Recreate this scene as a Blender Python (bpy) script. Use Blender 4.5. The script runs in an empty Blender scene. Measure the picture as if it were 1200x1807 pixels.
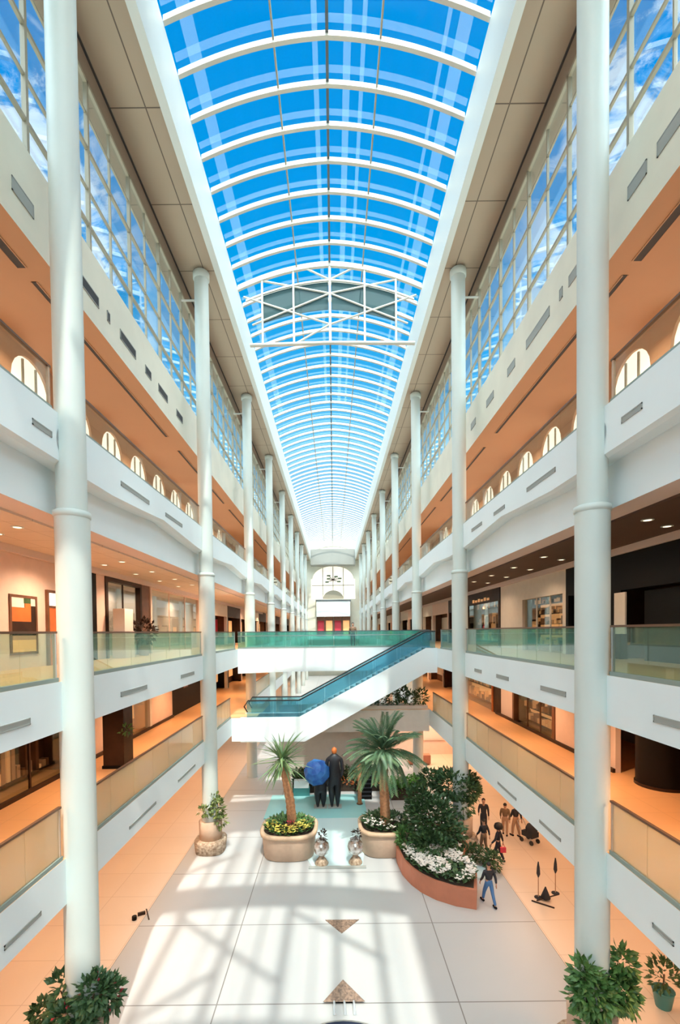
import bpy, math, random
from mathutils import Vector, Matrix, Euler, noise
R = random.Random(7)
C = bpy.context.scene.collection
scene = bpy.context.scene
PI = math.pi

# ------------------------------------------------------------------ camera
EYE = 11.1
cam_d = bpy.data.cameras.new('camera')
cam = bpy.data.objects.new('camera', cam_d)
C.objects.link(cam)
cam_d.sensor_fit = 'AUTO'
cam_d.sensor_width = 36.0
FPX = 820.0
cam_d.lens = FPX / 1807.0 * 36.0
cam_d.shift_x = 0.0061
cam_d.shift_y = 0.1268
cam_d.clip_start = 0.1
cam_d.clip_end = 600
cam.location = (0, 0, EYE)
cam.rotation_euler = (Euler((math.radians(90 - 1.25), 0, 0)).to_matrix() @ Euler((0, 0, math.radians(-0.65))).to_matrix()).to_euler()
scene.camera = cam

# ------------------------------------------------------------------ exposure
scene.view_settings.view_transform = 'Standard'
scene.view_settings.look = 'None'
scene.view_settings.gamma = 1.0
scene.view_settings.exposure = 0.15
scene.view_settings.use_curve_mapping = False
try:
    scene.cycles.max_bounces = 10
    scene.cycles.transparent_max_bounces = 24
    scene.cycles.diffuse_bounces = 6
    scene.cycles.glossy_bounces = 3
    scene.cycles.sample_clamp_indirect = 6.0
    scene.cycles.caustics_reflective = False
    scene.cycles.caustics_refractive = False
except Exception:
    pass

# ------------------------------------------------------------------ sky
ZEN = 6.0         # brightness of the out-of-view white sky lobe added as fill light
world = bpy.data.worlds.new('sky')
scene.world = world
world.use_nodes = True
wt = world.node_tree
wt.nodes.clear()
def wn(t, **k):
    n = wt.nodes.new(t)
    for a, b in k.items():
        setattr(n, a, b)
    return n
def wmath(op, a, b=None, c=None, clamp=False):
    n = wn('ShaderNodeMath', operation=op, use_clamp=clamp)
    for i, v in enumerate((a, b, c)):
        if v is None:
            continue
        if isinstance(v, (int, float)):
            n.inputs[i].default_value = v
        else:
            wt.links.new(v, n.inputs[i])
    return n.outputs[0]
def wrange(v, a, b, c=0.0, d=1.0):
    n = wn('ShaderNodeMapRange', interpolation_type='SMOOTHSTEP')
    wt.links.new(v, n.inputs[0])
    for i, x in enumerate((a, b, c, d)):
        n.inputs[i + 1].default_value = x
    return n.outputs[0]
tc = wn('ShaderNodeTexCoord')
sep = wn('ShaderNodeSeparateXYZ')
wt.links.new(tc.outputs['Generated'], sep.inputs[0])
ramp = wn('ShaderNodeValToRGB')
wt.links.new(sep.outputs[2], ramp.inputs[0])
els = ramp.color_ramp.elements
els[0].position = 0.0; els[0].color = (.85, .88, .9, 1)
els[1].position = 1.0; els[1].color = (.0, .28, .76, 1)
for p, c in ((.16, (.36, .56, .70)), (.27, (.22, .55, .84)), (.38, (.15, .58, .92)), (.48, (.03, .41, .82)), (.58, (.0, .345, .79)), (.7, (.0, .30, .75)), (.8, (.0, .275, .72))):
    e = els.new(p); e.color = (*c, 1)
# streaky clouds low on both sides
mp = wn('ShaderNodeMapping')
mp.inputs['Scale'].default_value = (5.0, 9.0, 13.0)
mp.inputs['Rotation'].default_value = (.3, .2, .5)
wt.links.new(tc.outputs['Generated'], mp.inputs[0])
nz = wn('ShaderNodeTexNoise')
nz.inputs['Scale'].default_value = 1.6
nz.inputs['Detail'].default_value = 7
nz.inputs['Roughness'].default_value = .62
nz.inputs['Distortion'].default_value = .8
wt.links.new(mp.outputs[0], nz.inputs['Vector'])
cl = wrange(nz.outputs[0], .44, .56)
side = wrange(wmath('ABSOLUTE', sep.outputs[0]), .26, .36)
band = wmath('MULTIPLY', wrange(sep.outputs[2], .40, .52), wrange(sep.outputs[2], .80, .70))
cl = wmath('MULTIPLY', wmath('MULTIPLY', cl, side), wmath('MULTIPLY', band, .85))
mixc = wn('ShaderNodeMixRGB')
wt.links.new(cl, mixc.inputs[0])
wt.links.new(ramp.outputs[0], mixc.inputs[1])
mixc.inputs[2].default_value = (.88, .98, 1.05, 1)
# bright white lobe overhead and behind the viewer, added out of view as fill
dot = wn('ShaderNodeVectorMath', operation='DOT_PRODUCT')
wt.links.new(tc.outputs['Generated'], dot.inputs[0])
dot.inputs[1].default_value = Vector((.05, -.447, .894)).normalized()
lobe = wrange(dot.outputs['Value'], .50, .70)
mix2 = wn('ShaderNodeMixRGB')
wt.links.new(lobe, mix2.inputs[0])
wt.links.new(mixc.outputs[0], mix2.inputs[1])
mix2.inputs[2].default_value = (ZEN * .90, ZEN * 1.0, ZEN * 1.0, 1)
bg = wn('ShaderNodeBackground')
wt.links.new(mix2.outputs[0], bg.inputs[0])
out = wn('ShaderNodeOutputWorld')
wt.links.new(bg.outputs[0], out.inputs[0])

# ------------------------------------------------------------------ sun
sd = bpy.data.lights.new('sun', 'SUN')
sd.energy = 4.2
sd.angle = math.radians(.7)
sd.color = (1, .94, .82)
sun = bpy.data.objects.new('sun', sd)
C.objects.link(sun)
sun.rotation_euler = Vector((.085, -.52, 1)).to_track_quat('Z', 'Y').to_euler()
sun.location = (5, -30, 80)
GAL_W = 1.6       # multiplier of the gallery lamps

# ------------------------------------------------------------------ materials
def srgb(r, g, b):
    f = lambda c: (c / 255 / 12.92) if c / 255 <= .04045 else ((c / 255 + .055) / 1.055) ** 2.4
    return (f(r), f(g), f(b))
MATS = {}
def mat(name, col, rough=.6, metal=0.0, emit=None, es=0.0, spec=.5, noise_amt=0.0, noise_scale=3.0, col2=None, bump=0.0):
    if name in MATS:
        return MATS[name]
    m = bpy.data.materials.new(name)
    m.use_nodes = True
    nt = m.node_tree
    b = nt.nodes['Principled BSDF']
    b.inputs['Base Color'].default_value = (*col, 1)
    b.inputs['Roughness'].default_value = rough
    b.inputs['Metallic'].default_value = metal
    b.inputs['Specular IOR Level'].default_value = spec
    if emit:
        b.inputs['Emission Color'].default_value = (*emit, 1)
        b.inputs['Emission Strength'].default_value = es
    if noise_amt or col2:
        t = nt.nodes.new('ShaderNodeTexCoord')
        n = nt.nodes.new('ShaderNodeTexNoise')
        n.inputs['Scale'].default_value = noise_scale
        n.inputs['Detail'].default_value = 5
        nt.links.new(t.outputs['Object'], n.inputs['Vector'])
        mx = nt.nodes.new('ShaderNodeMixRGB')
        r = nt.nodes.new('ShaderNodeMapRange')
        r.inputs[1].default_value = .35
        r.inputs[2].default_value = .65
        nt.links.new(n.outputs[0], r.inputs[0])
        nt.links.new(r.outputs[0], mx.inputs[0])
        c2 = col2 if col2 else tuple(c * (1 - noise_amt) for c in col)
        mx.inputs[1].default_value = (*col, 1)
        mx.inputs[2].default_value = (*c2, 1)
        nt.links.new(mx.outputs[0], b.inputs['Base Color'])
        if bump:
            bp = nt.nodes.new('ShaderNodeBump')
            bp.inputs['Strength'].default_value = bump
            bp.inputs['Distance'].default_value = .02
            nt.links.new(n.outputs[0], bp.inputs['Height'])
            nt.links.new(bp.outputs[0], b.inputs['Normal'])
    MATS[name] = m
    return m
def glass(name, tint, refl=1.0, rough=0.0, veil=0.0, veil_col=(.9, .95, .95)):
    if name in MATS:
        return MATS[name]
    m = bpy.data.materials.new(name)
    m.use_nodes = True
    nt = m.node_tree
    nt.nodes.clear()
    tr = nt.nodes.new('ShaderNodeBsdfTransparent')
    tr.inputs[0].default_value = (*tint, 1)
    gl = nt.nodes.new('ShaderNodeBsdfGlossy')
    gl.inputs['Roughness'].default_value = rough
    gl.inputs[0].default_value = (.95, 1, .98, 1)
    lw = nt.nodes.new('ShaderNodeLayerWeight')
    lw.inputs[0].default_value = .5
    pw = nt.nodes.new('ShaderNodeMath')
    pw.operation = 'POWER'
    pw.inputs[1].default_value = 4.0
    nt.links.new(lw.outputs['Facing'], pw.inputs[0])
    fr = nt.nodes.new('ShaderNodeMath')
    fr.operation = 'MULTIPLY_ADD'
    fr.inputs[1].default_value = .9
    fr.inputs[2].default_value = .04
    nt.links.new(pw.outputs[0], fr.inputs[0])
    mu = nt.nodes.new('ShaderNodeMath')
    mu.operation = 'MULTIPLY'
    mu.use_clamp = True
    mu.inputs[1].default_value = refl
    nt.links.new(fr.outputs[0], mu.inputs[0])
    mx = nt.nodes.new('ShaderNodeMixShader')
    nt.links.new(mu.outputs[0], mx.inputs[0])
    nt.links.new(tr.outputs[0], mx.inputs[1])
    nt.links.new(gl.outputs[0], mx.inputs[2])
    last = mx
    if veil:
        d = nt.nodes.new('ShaderNodeBsdfDiffuse')
        d.inputs[0].default_value = (*veil_col, 1)
        t2 = nt.nodes.new('ShaderNodeBsdfTranslucent')
        t2.inputs[0].default_value = (*veil_col, 1)
        a = nt.nodes.new('ShaderNodeMixShader')
        nt.links.new(d.outputs[0], a.inputs[1])
        nt.links.new(t2.outputs[0], a.inputs[2])
        v = nt.nodes.new('ShaderNodeMixShader')
        v.inputs[0].default_value = veil
        nt.links.new(mx.outputs[0], v.inputs[1])
        nt.links.new(a.outputs[0], v.inputs[2])
        last = v
    o = nt.nodes.new('ShaderNodeOutputMaterial')
    nt.links.new(last.outputs[0], o.inputs[0])
    MATS[name] = m
    return m
def jointed(name, col, joint, xs, xper, yper, y0, w=.02, rough=.35, col2=None, noise_scale=.35, spec=.5):
    """flat surface with joints: lines at |x| in xs (or every xper) and every yper along y"""
    if name in MATS:
        return MATS[name]
    m = mat(name, col, rough, spec=spec)
    nt = m.node_tree
    b = nt.nodes['Principled BSDF']
    g = nt.nodes.new('ShaderNodeTexCoord')
    s = nt.nodes.new('ShaderNodeSeparateXYZ')
    nt.links.new(g.outputs['Object'], s.inputs[0])
    def mt(op, a, c=None):
        n = nt.nodes.new('ShaderNodeMath')
        n.operation = op
        for i, v in enumerate((a, c)):
            if v is None:
                continue
            if isinstance(v, (int, float)):
                n.inputs[i].default_value = v
            else:
                nt.links.new(v, n.inputs[i])
        return n.outputs[0]
    lines = []
    ax = mt('ABSOLUTE', s.outputs[0])
    for x in xs:
        lines.append(mt('LESS_THAN', mt('ABSOLUTE', mt('SUBTRACT', ax, x)), w))
    if xper:
        lines.append(mt('LESS_THAN', mt('PINGPONG', s.outputs[0], xper / 2), w))
    if yper:
        lines.append(mt('LESS_THAN', mt('PINGPONG', mt('SUBTRACT', s.outputs[1], y0), yper / 2), w))
    tot = lines[0]
    for l in lines[1:]:
        tot = mt('MAXIMUM', tot, l)
    n = nt.nodes.new('ShaderNodeTexNoise')
    n.inputs['Scale'].default_value = noise_scale
    n.inputs['Detail'].default_value = 4
    nt.links.new(g.outputs['Object'], n.inputs['Vector'])
    mc = nt.nodes.new('ShaderNodeMixRGB')
    nt.links.new(n.outputs[0], mc.inputs[0])
    mc.inputs[1].default_value = (*col, 1)
    mc.inputs[2].default_value = (*(col2 or tuple(c * .88 for c in col)), 1)
    mx = nt.nodes.new('ShaderNodeMixRGB')
    nt.links.new(tot, mx.inputs[0])
    nt.links.new(mc.outputs[0], mx.inputs[1])
    mx.inputs[2].default_value = (*joint, 1)
    nt.links.new(mx.outputs[0], b.inputs['Base Color'])
    return m

M_WHITE = mat('white_plaster', (.80, .88, .90), .55, noise_amt=.04, noise_scale=.4)
M_COL = mat('column_paint', (.61, .67, .635), .45, noise_amt=.04, noise_scale=.6)
M_CREAM = mat('cream_plaster', (.76, .74, .62), .6, noise_amt=.08, noise_scale=.7)
M_TAN = mat('tan_ceiling', (.52, .31, .185), .7, noise_amt=.06, noise_scale=.3)
M_SOF = jointed('soffit_panel', (.42, .335, .255), (.12, .09, .07), (6.23,), None, 3.6, 1.9, w=.022, rough=.7, col2=(.36, .285, .215))
M_BULK = mat('brown_bulkhead', (.24, .175, .125), .7)
M_GFLOOR = jointed('gallery_stone', (.90, .53, .26), (.68, .39, .19), (), 1.2, 1.2, .3, w=.008, rough=.3)
M_GROUND = jointed('pale_stone', (.49, .505, .51), (.20, .19, .18), (3.62, 7.55), None, 3.78, 2.3, w=.018, rough=.42)
M_PEACH_LIT = jointed('peach_lit_stone', (.80, .65, .52), (.60, .46, .35), (), 1.9, 1.9, .4, w=.012, rough=.42)  # pale paving tinted peach to imitate warm lamp light beneath the galleries
M_RIB = mat('rib_paint', (.58, .57, .51), .4)
M_CURB = mat('curb_paint', (.66, .71, .70), .45)
M_MULL = mat('mullion_paint', (.34, .30, .22), .5)
M_DARKMULL = mat('dark_bar', (.10, .12, .13), .5)
M_SKYG = glass('skylight_glass', (.95, .98, 1.0), .15)
M_FRIT_REFL = glass('frit_reflection_glass', (.92, .97, 1.0), .4, veil=.10, veil_col=(.62, .84, .95))
M_WING = glass('clerestory_glass', (.90, .96, 1.0), .8)
M_RAILG = glass('rail_glass', (.95, .97, .93), .7, veil=.03, veil_col=(.85, .82, .70))
M_RAILG1 = glass('cream_rail_glass', (.86, .88, .80), 1.0, veil=.5, veil_col=(.72, .70, .56))
M_RAILG2 = glass('green_rail_glass', (.74, .91, .85), 1.1, veil=.08, veil_col=(.6, .8, .75))
M_TEAL = glass('teal_glass', (.56, .84, .79), 1.2, veil=.10, veil_col=(.35, .70, .66))
M_BLUEG = glass('blue_teal_glass', (.60, .84, .90), 1.3, veil=.12, veil_col=(.28, .62, .80))
M_SMOKE = glass('smoked_glass', (.10, .17, .19), .6, veil=.5, veil_col=(.20, .34, .36))
M_SHOPG = glass('shop_glass', (.88, .90, .88), 1.0)
M_RAIL = mat('bronze_rail', (.16, .08, .045), .4, .3)
M_SHOE = mat('rail_shoe', (.28, .35, .32), .5, .3)
M_GRILLE = mat('grille_grey', (.33, .35, .33), .6)
M_DGRILLE = mat('dark_grille', (.035, .03, .03), .6)
M_PINK = mat('pink_plaster', (.80, .60, .51), .7, noise_amt=.05)
M_LIP = mat('pinkish_white', (.72, .60, .56), .7)
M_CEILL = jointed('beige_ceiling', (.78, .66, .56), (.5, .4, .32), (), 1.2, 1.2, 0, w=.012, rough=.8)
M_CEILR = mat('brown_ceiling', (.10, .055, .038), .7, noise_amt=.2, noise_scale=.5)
M_BLACK = mat('black_panel', (.005, .004, .004), .55, spec=.15)
M_DBROWN = mat('dark_brown_wood', (.04, .018, .010), .5, spec=.25, noise_amt=.4, noise_scale=2)
M_BROWN = mat('brown_wood', (.16, .065, .028), .45, noise_amt=.3, noise_scale=2)
M_ORANGE = mat('orange_wood', (.62, .17, .035), .5, noise_amt=.15)
M_BEIGE = mat('beige_wall', (.76, .70, .62), .7, noise_amt=.05)
M_GREYW = mat('grey_white_wall', (.70, .68, .66), .7)
M_TEALD = mat('teal_display', (.05, .22, .22), .4)
M_GOLDL = mat('warm_lit_display', (.8, .45, .2), .5, emit=(1.0, .48, .18), es=.55)
M_GOLDS = mat('gold_goods', (.75, .42, .18), .5, emit=(1.0, .5, .2), es=.25)
M_LAMP = mat('lamp_glow', (1, .9, .75), .5, emit=(1.0, .82, .55), es=2.0)
M_WLIT = mat('bright_window', (.9, .9, .85), .5, emit=(1.0, .95, .86), es=1.0)
M_STEEL = mat('brushed_steel', (.55, .57, .57), .3, .9)
M_STEP = mat('escalator_step', (.07, .09, .09), .45, .4)
M_RUBBER = mat('black_rubber', (.015, .015, .017), .5)
M_POT = mat('tan_stone', (.56, .40, .29), .7, noise_amt=.12, noise_scale=3)
M_POTRIM = mat('tan_stone_rim', (.60, .42, .28), .65, noise_amt=.15, noise_scale=4)
M_TERRA = mat('terracotta', (.50, .19, .11), .6, noise_amt=.10, noise_scale=2)
M_SOIL = mat('soil', (.035, .022, .014), .9)
M_TRUNK = mat('palm_trunk', (.52, .25, .12), .8, noise_amt=.35, noise_scale=9, bump=.4)
M_STEM = mat('woody_stem', (.14, .085, .045), .8)
M_LEAF = mat('leaf_green', (.045, .12, .03), .5, col2=(.09, .20, .045), noise_scale=4)
M_LEAFD = mat('dark_leaf', (.028, .075, .026), .5, col2=(.06, .125, .04), noise_scale=3)
M_LEAFY = mat('yellow_green_leaf', (.22, .26, .06), .5, col2=(.10, .16, .04), noise_scale=4)
M_FROND = mat('palm_frond', (.06, .15, .08), .5, col2=(.13, .22, .10), noise_scale=2)
M_FRONDL = mat('yucca_blade', (.12, .24, .10), .5, col2=(.26, .34, .15), noise_scale=2)
M_HEDGE = mat('hedge_green', (.05, .20, .02), .6, col2=(.10, .32, .04), noise_scale=3)
M_FLW = mat('white_petals', (.85, .80, .74), .6)
M_FLY = mat('yellow_petals', (.75, .62, .12), .6)
M_FLR = mat('red_petals', (.45, .04, .06), .6)
M_FLO = mat('orange_petals', (.6, .18, .05), .6)
M_BASKET = mat('mottled_stone', (.58, .46, .34), .8, col2=(.26, .17, .11), noise_scale=9, bump=.5)
M_MOSAIC = mat('brown_mosaic', (.30, .20, .14), .6, col2=(.12, .08, .06), noise_scale=14, bump=.3)
M_WATER = mat('turquoise_water', (.30, .62, .64), .06, spec=.6)
M_POOLIN = mat('pale_pool', (.55, .70, .72), .08, spec=.6)
M_DPOOL = mat('dark_basin', (.03, .04, .07), .8, spec=.05)
M_JET = glass('water_jet', (.95, .98, 1.0), 1.2, veil=.35, veil_col=(.9, .95, 1.0))
M_CHROME = mat('mottled_silver', (.80, .82, .82), .2, .7, col2=(.25, .17, .12), noise_scale=5)
M_SKIN = mat('skin', (.50, .27, .18), .6)
M_HAIR = mat('dark_hair', (.02, .014, .011), .6)
M_CLD = mat('dark_cloth', (.022, .024, .032), .8)
M_CLB = mat('blue_denim', (.06, .17, .38), .8)
M_CLBR = mat('brown_cloth', (.20, .12, .07), .8)
M_CLR = mat('red_cloth', (.65, .05, .08), .7)
M_CLO = mat('tan_cloth', (.45, .27, .17), .8)
M_BLUEU = mat('blue_canopy', (.015, .09, .40), .5, col2=(.04, .20, .55), noise_scale=2.5)
M_BRONZE = mat('dark_statue', (.014, .015, .020), .45)
M_REDPAP = mat('red_print', (.70, .16, .10), .6)
M_BLUPAP = mat('blue_print', (.16, .30, .38), .6)

# ------------------------------------------------------------------ mesh builder
class MB:
    def __init__(self):
        self.v = []; self.f = []; self.m = []; self.smooth = []
    def add(self, vs, fs, mi=0, sm=False):
        o = len(self.v)
        self.v += [tuple(v) for v in vs]
        for f in fs:
            self.f.append(tuple(i + o for i in f)); self.m.append(mi); self.smooth.append(sm)
    def box(self, x0, x1, y0, y1, z0, z1, mi=0, top=None, bot=None):
        x0, x1 = min(x0, x1), max(x0, x1)
        y0, y1 = min(y0, y1), max(y0, y1)
        z0, z1 = min(z0, z1), max(z0, z1)
        vs = [(x0, y0, z0), (x1, y0, z0), (x1, y1, z0), (x0, y1, z0), (x0, y0, z1), (x1, y0, z1), (x1, y1, z1), (x0, y1, z1)]
        self.add(vs, [(0, 1, 5, 4), (1, 2, 6, 5), (2, 3, 7, 6), (3, 0, 4, 7)], mi)
        self.add(vs, [(4, 5, 6, 7)], mi if top is None else top)
        self.add(vs, [(3, 2, 1, 0)], mi if bot is None else bot)
        return self
    def tube(self, pts, rad, n=8, mi=0, cap=True, sm=True):
        pts = [Vector(p) for p in pts]
        rs = rad if isinstance(rad, (list, tuple)) else [rad] * len(pts)
        rings = []
        up = None
        for i, p in enumerate(pts):
            d = (pts[min(i + 1, len(pts) - 1)] - pts[max(i - 1, 0)]).normalized()
            if up is None:
                up = Vector((0, 0, 1)) if abs(d.z) < .9 else Vector((1, 0, 0))
            a = d.cross(up).normalized()
            b = a.cross(d).normalized()
            up = b
            rings.append([p + (a * math.cos(2 * PI * k / n) + b * math.sin(2 * PI * k / n)) * rs[i] for k in range(n)])
        vs = [q for r in rings for q in r]
        fs = []
        for i in range(len(pts) - 1):
            for k in range(n):
                k2 = (k + 1) % n
                fs.append((i * n + k, i * n + k2, (i + 1) * n + k2, (i + 1) * n + k))
        self.add(vs, fs, mi, sm)
        if cap:
            self.add(rings[0], [tuple(range(n))][::1], mi)
            self.add(rings[-1], [tuple(reversed(range(n)))], mi)
        return self
    def lathe(self, prof, cx=0, cy=0, n=24, mi=0, sx=1, sy=1, sm=True, power=2.0):
        """profile of (radius, z); power > 2 squares the plan"""
        vs = []
        for r, z in prof:
            for k in range(n):
                a = 2 * PI * k / n
                c, s = math.cos(a), math.sin(a)
                if power != 2.0:
                    q = (abs(c) ** power + abs(s) ** power) ** (-1 / power)
                    c, s = c * q, s * q
                vs.append((cx + r * c * sx, cy + r * s * sy, z))
        fs = []
        for i in range(len(prof) - 1):
            for k in range(n):
                k2 = (k + 1) % n
                fs.append((i * n + k, i * n + k2, (i + 1) * n + k2, (i + 1) * n + k))
        self.add(vs, fs, mi, sm)
        self.add(vs[:n], [tuple(reversed(range(n)))], mi)
        self.add(vs[-n:], [tuple(range(n))], mi)
        return self
    def prism(self, poly, z0, z1, mi=0, top=None):
        """poly: list of (x, y) counter-clockwise"""
        n = len(poly)
        vs = [(x, y, z0) for x, y in poly] + [(x, y, z1) for x, y in poly]
        self.add(vs, [(i, (i + 1) % n, n + (i + 1) % n, n + i) for i in range(n)], mi)
        self.add(vs, [tuple(range(n, 2 * n))], mi if top is None else top)
        self.add(vs, [tuple(reversed(range(n)))], mi)
        return self
    def yprism(self, poly, y0, y1, mi=0):
        """poly in (x, z), extruded along y"""
        n = len(poly)
        vs = [(x, y0, z) for x, z in poly] + [(x, y1, z) for x, z in poly]
        self.add(vs, [(i, (i + 1) % n, n + (i + 1) % n, n + i) for i in range(n)], mi)
        self.add(vs, [tuple(range(n, 2 * n)), tuple(reversed(range(n)))], mi)
        return self
    def xprism(self, poly, x0, x1, mi=0):
        """poly in (y, z), extruded along x"""
        n = len(poly)
        vs = [(x0, y, z) for y, z in poly] + [(x1, y, z) for y, z in poly]
        self.add(vs, [(i, (i + 1) % n, n + (i + 1) % n, n + i) for i in range(n)], mi)
        self.add(vs, [tuple(range(n, 2 * n)), tuple(reversed(range(n)))], mi)
        return self
    def leaf(self, p, d, nrm, L, W, mi=0):
        d = d.normalized()
        s = d.cross(nrm)
        if s.length < 1e-4:
            s = d.orthogonal()
        s.normalize()
        n = s.cross(d)
        a = p; b = p + d * L * .5 + s * W * .5 - n * L * .05; c = p + d * L - n * L * .15; e = p + d * L * .5 - s * W * .5 - n * L * .05
        m = p + d * L * .5 + n * L * .03
        self.add([a, b, m, e, c], [(0, 1, 2), (0, 2, 3), (1, 4, 2), (2, 4, 3)], mi)
    def mesh(self, name, mats):
        me = bpy.data.meshes.new(name)
        me.from_pydata(self.v, [], self.f)
        for m in (mats if isinstance(mats, (list, tuple)) else [mats]):
            me.materials.append(m)
        me.polygons.foreach_set('material_index', self.m)
        me.polygons.foreach_set('use_smooth', self.smooth)
        me.update()
        return me
    def build(self, name, mats, parent=None, fix=False):
        o = bpy.data.objects.new(name, self.mesh(name, mats))
        C.objects.link(o)
        if parent:
            o.parent = parent
        return o
def tag(o, label=None, cat=None, group=None, kind=None):
    if label: o['label'] = label
    if cat: o['category'] = cat
    if group: o['group'] = group
    if kind: o['kind'] = kind
    return o
def thing(name, label, cat, loc=(0, 0, 0), rz=0.0, group=None):
    o = bpy.data.objects.new(name, None)
    o.empty_display_size = .3
    C.objects.link(o)
    o.location = loc
    o.rotation_euler = (0, 0, rz)
    return tag(o, label, cat, group)
def struct(name, mb, mats, parent=None):
    o = mb.build(name, mats, parent)
    if not parent:
        o['kind'] = 'structure'
    return o
def kids(o):
    return [c for c in bpy.data.objects if c.parent == o]
def dup(root, loc, rz=None, label=None, group=None, scale=None):
    r = root.copy(); C.objects.link(r)
    r.location = loc
    if rz is not None: r.rotation_euler = (0, 0, rz)
    if scale: r.scale = scale if isinstance(scale, tuple) else (scale,) * 3
    if label: r['label'] = label
    if group: r['group'] = group
    for ch in list(root.children):
        c = ch.copy(); C.objects.link(c); c.parent = r
        for g in list(ch.children):
            d = g.copy(); C.objects.link(d); d.parent = c
    return r
ORD = ['first', 'second', 'third', 'fourth', 'fifth', 'sixth', 'seventh', 'eighth', 'ninth', 'tenth', 'eleventh', 'twelfth']
SIDES = ((-1, 'left'), (1, 'right'))

# ------------------------------------------------------------------ key dimensions
Y0, Y1 = -14.0, 118.0
XC = 6.4                       # column line
XF = 6.55                      # slab edges
XB = 10.5                      # shop wall line
L1T, L1B = 5.69, 4.57
L2T, L2B = 9.98, 8.79
L3T, L3M, L3B = 16.38, 15.47, 14.08
BB, BT, WT, SO = 20.9, 23.1, 28.4, 29.1
COLY = [11.5 + 12.05 * k for k in range(9)]
TRY = 27.9                     # roof truss plane

# ------------------------------------------------------------------ setting: floor, slabs, walls, roof
b = MB()
b.add([(-7.55, Y0, 0), (7.55, Y0, 0), (7.55, Y1, 0), (-7.55, Y1, 0)], [(0, 1, 2, 3)], 0)
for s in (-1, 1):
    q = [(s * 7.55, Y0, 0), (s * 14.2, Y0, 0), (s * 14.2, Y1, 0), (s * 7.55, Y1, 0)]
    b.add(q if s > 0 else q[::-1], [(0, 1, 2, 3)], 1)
struct('floor', b, [M_GROUND, M_PEACH_LIT])
for s, sn in SIDES:
    # first and second gallery slabs
    b = MB(); b.box(s * XF, s * 14.2, Y0, Y1, L1B, L1T, 0, top=1); struct('floor_%s.001' % sn, b, [M_WHITE, M_GFLOOR])
    b = MB(); b.box(s * XF, s * 14.2, Y0, Y1, L2B, L2T, 0, top=1); struct('floor_%s.002' % sn, b, [M_WHITE, M_GFLOOR])
    # top gallery slab with recessed fascia
    b = MB(); b.box(s * 6.95, s * 14.2, Y0, Y1, L3B, L3T, 0, top=1, bot=2); struct('floor_%s.003' % sn, b, [M_WHITE, M_GFLOOR, M_LIP])
    # projecting white band, swelling downwards beyond each column
    b = MB()
    st = [Y0]
    for cy in COLY:
        st += [cy - 1.6, cy - .4, cy + .9, cy + 2.4, cy + 4.5, cy + 6.5]
    st = sorted(set([y for y in st if y < Y1] + [Y1]))
    def drop(y):
        for cy in COLY:
            t = y - cy
            if -1.7 < t <= -.4: return .22
            if -.4 < t <= 2.5: return .26
            if 2.5 < t <= 4.6: return .14
        return 0.0
    rows = []
    for y in st:
        d = drop(y)
        rows.append([(s * 6.95, y, L3T), (s * 6.5, y, L3T), (s * 6.5, y, L3M - d), (s * 6.62, y, L3M - d - .06), (s * 6.95, y, L3M - d - .06)])
    vs = [p for r in rows for p in r]
    fs = []
    for i in range(len(rows) - 1):
        for k in range(4):
            f = (i * 5 + k, i * 5 + k + 1, (i + 1) * 5 + k + 1, (i + 1) * 5 + k)
            fs.append(f if s < 0 else f[::-1])
    b.add(vs, fs)
    struct('trim_%s' % sn, b, [M_WHITE])
    # ceiling of the second gallery
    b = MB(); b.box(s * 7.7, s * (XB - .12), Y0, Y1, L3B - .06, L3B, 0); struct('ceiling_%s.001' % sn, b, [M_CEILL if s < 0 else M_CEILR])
    # clerestory beam / top gallery roof
    b = MB(); b.box(s * 7.45, s * 14.2, Y0, Y1, BB, BT, 0, bot=1); struct('ceiling_%s.002' % sn, b, [M_CREAM, M_TAN])
    # roof soffit beside the skylight and its bulkhead
    b = MB(); b.box(s * 5.55, s * 8.0, Y0, Y1, SO, 30.9, 0); b.box(s * 7.5, s * 8.0, Y0, Y1, WT, SO, 1); b.box(s * 7.44, s * 7.5, Y0, Y1, SO - .05, SO, 2); struct('ceiling_%s.003' % sn, b, [M_SOF, M_BULK, M_DGRILLE])
    b = MB(); b.box(s * 5.42, s * 5.72, Y0, Y1, SO - .03, 31.35, 0); struct('trim_%s.001' % sn, b, [M_CURB])
    # outer walls
    b = MB(); b.box(s * 14.0, s * 14.3, Y0, Y1, 0, BB, 0); struct('wall_%s' % sn, b, [M_BEIGE])
    b = MB(); b.box(s * 11.6, s * 11.8, Y0, Y1, 0, L1B, 0); struct('wall_%s.001' % sn, b, [M_PINK])
b = MB(); b.box(-14.3, 14.3, Y0 - .3, Y0, 0, 10, 0); b.box(-14.3, -7.6, Y0 - .3, Y0, 10, 31, 0); b.box(7.6, 14.3, Y0 - .3, Y0, 10, 31, 0); struct('wall_back', b, [M_BEIGE])
wb = struct('window_5', MB().box(-7.6, 7.6, Y0 - .17, Y0 - .15, 10, 31.3), [M_WING])  # unseen glazed end wall, added to flood camera-facing sides with sky light
for x in (-5.1, -2.55, 0, 2.55, 5.1): MB().box(x - .06, x + .06, Y0 - .25, Y0 - .05, 10, 31.3).build('mullion', M_MULL, wb)
for z in (13, 16, 19, 22, 25, 28): MB().box(-7.6, 7.6, Y0 - .25, Y0 - .05, z - .05, z + .05).build('transom', M_MULL, wb)

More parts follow.
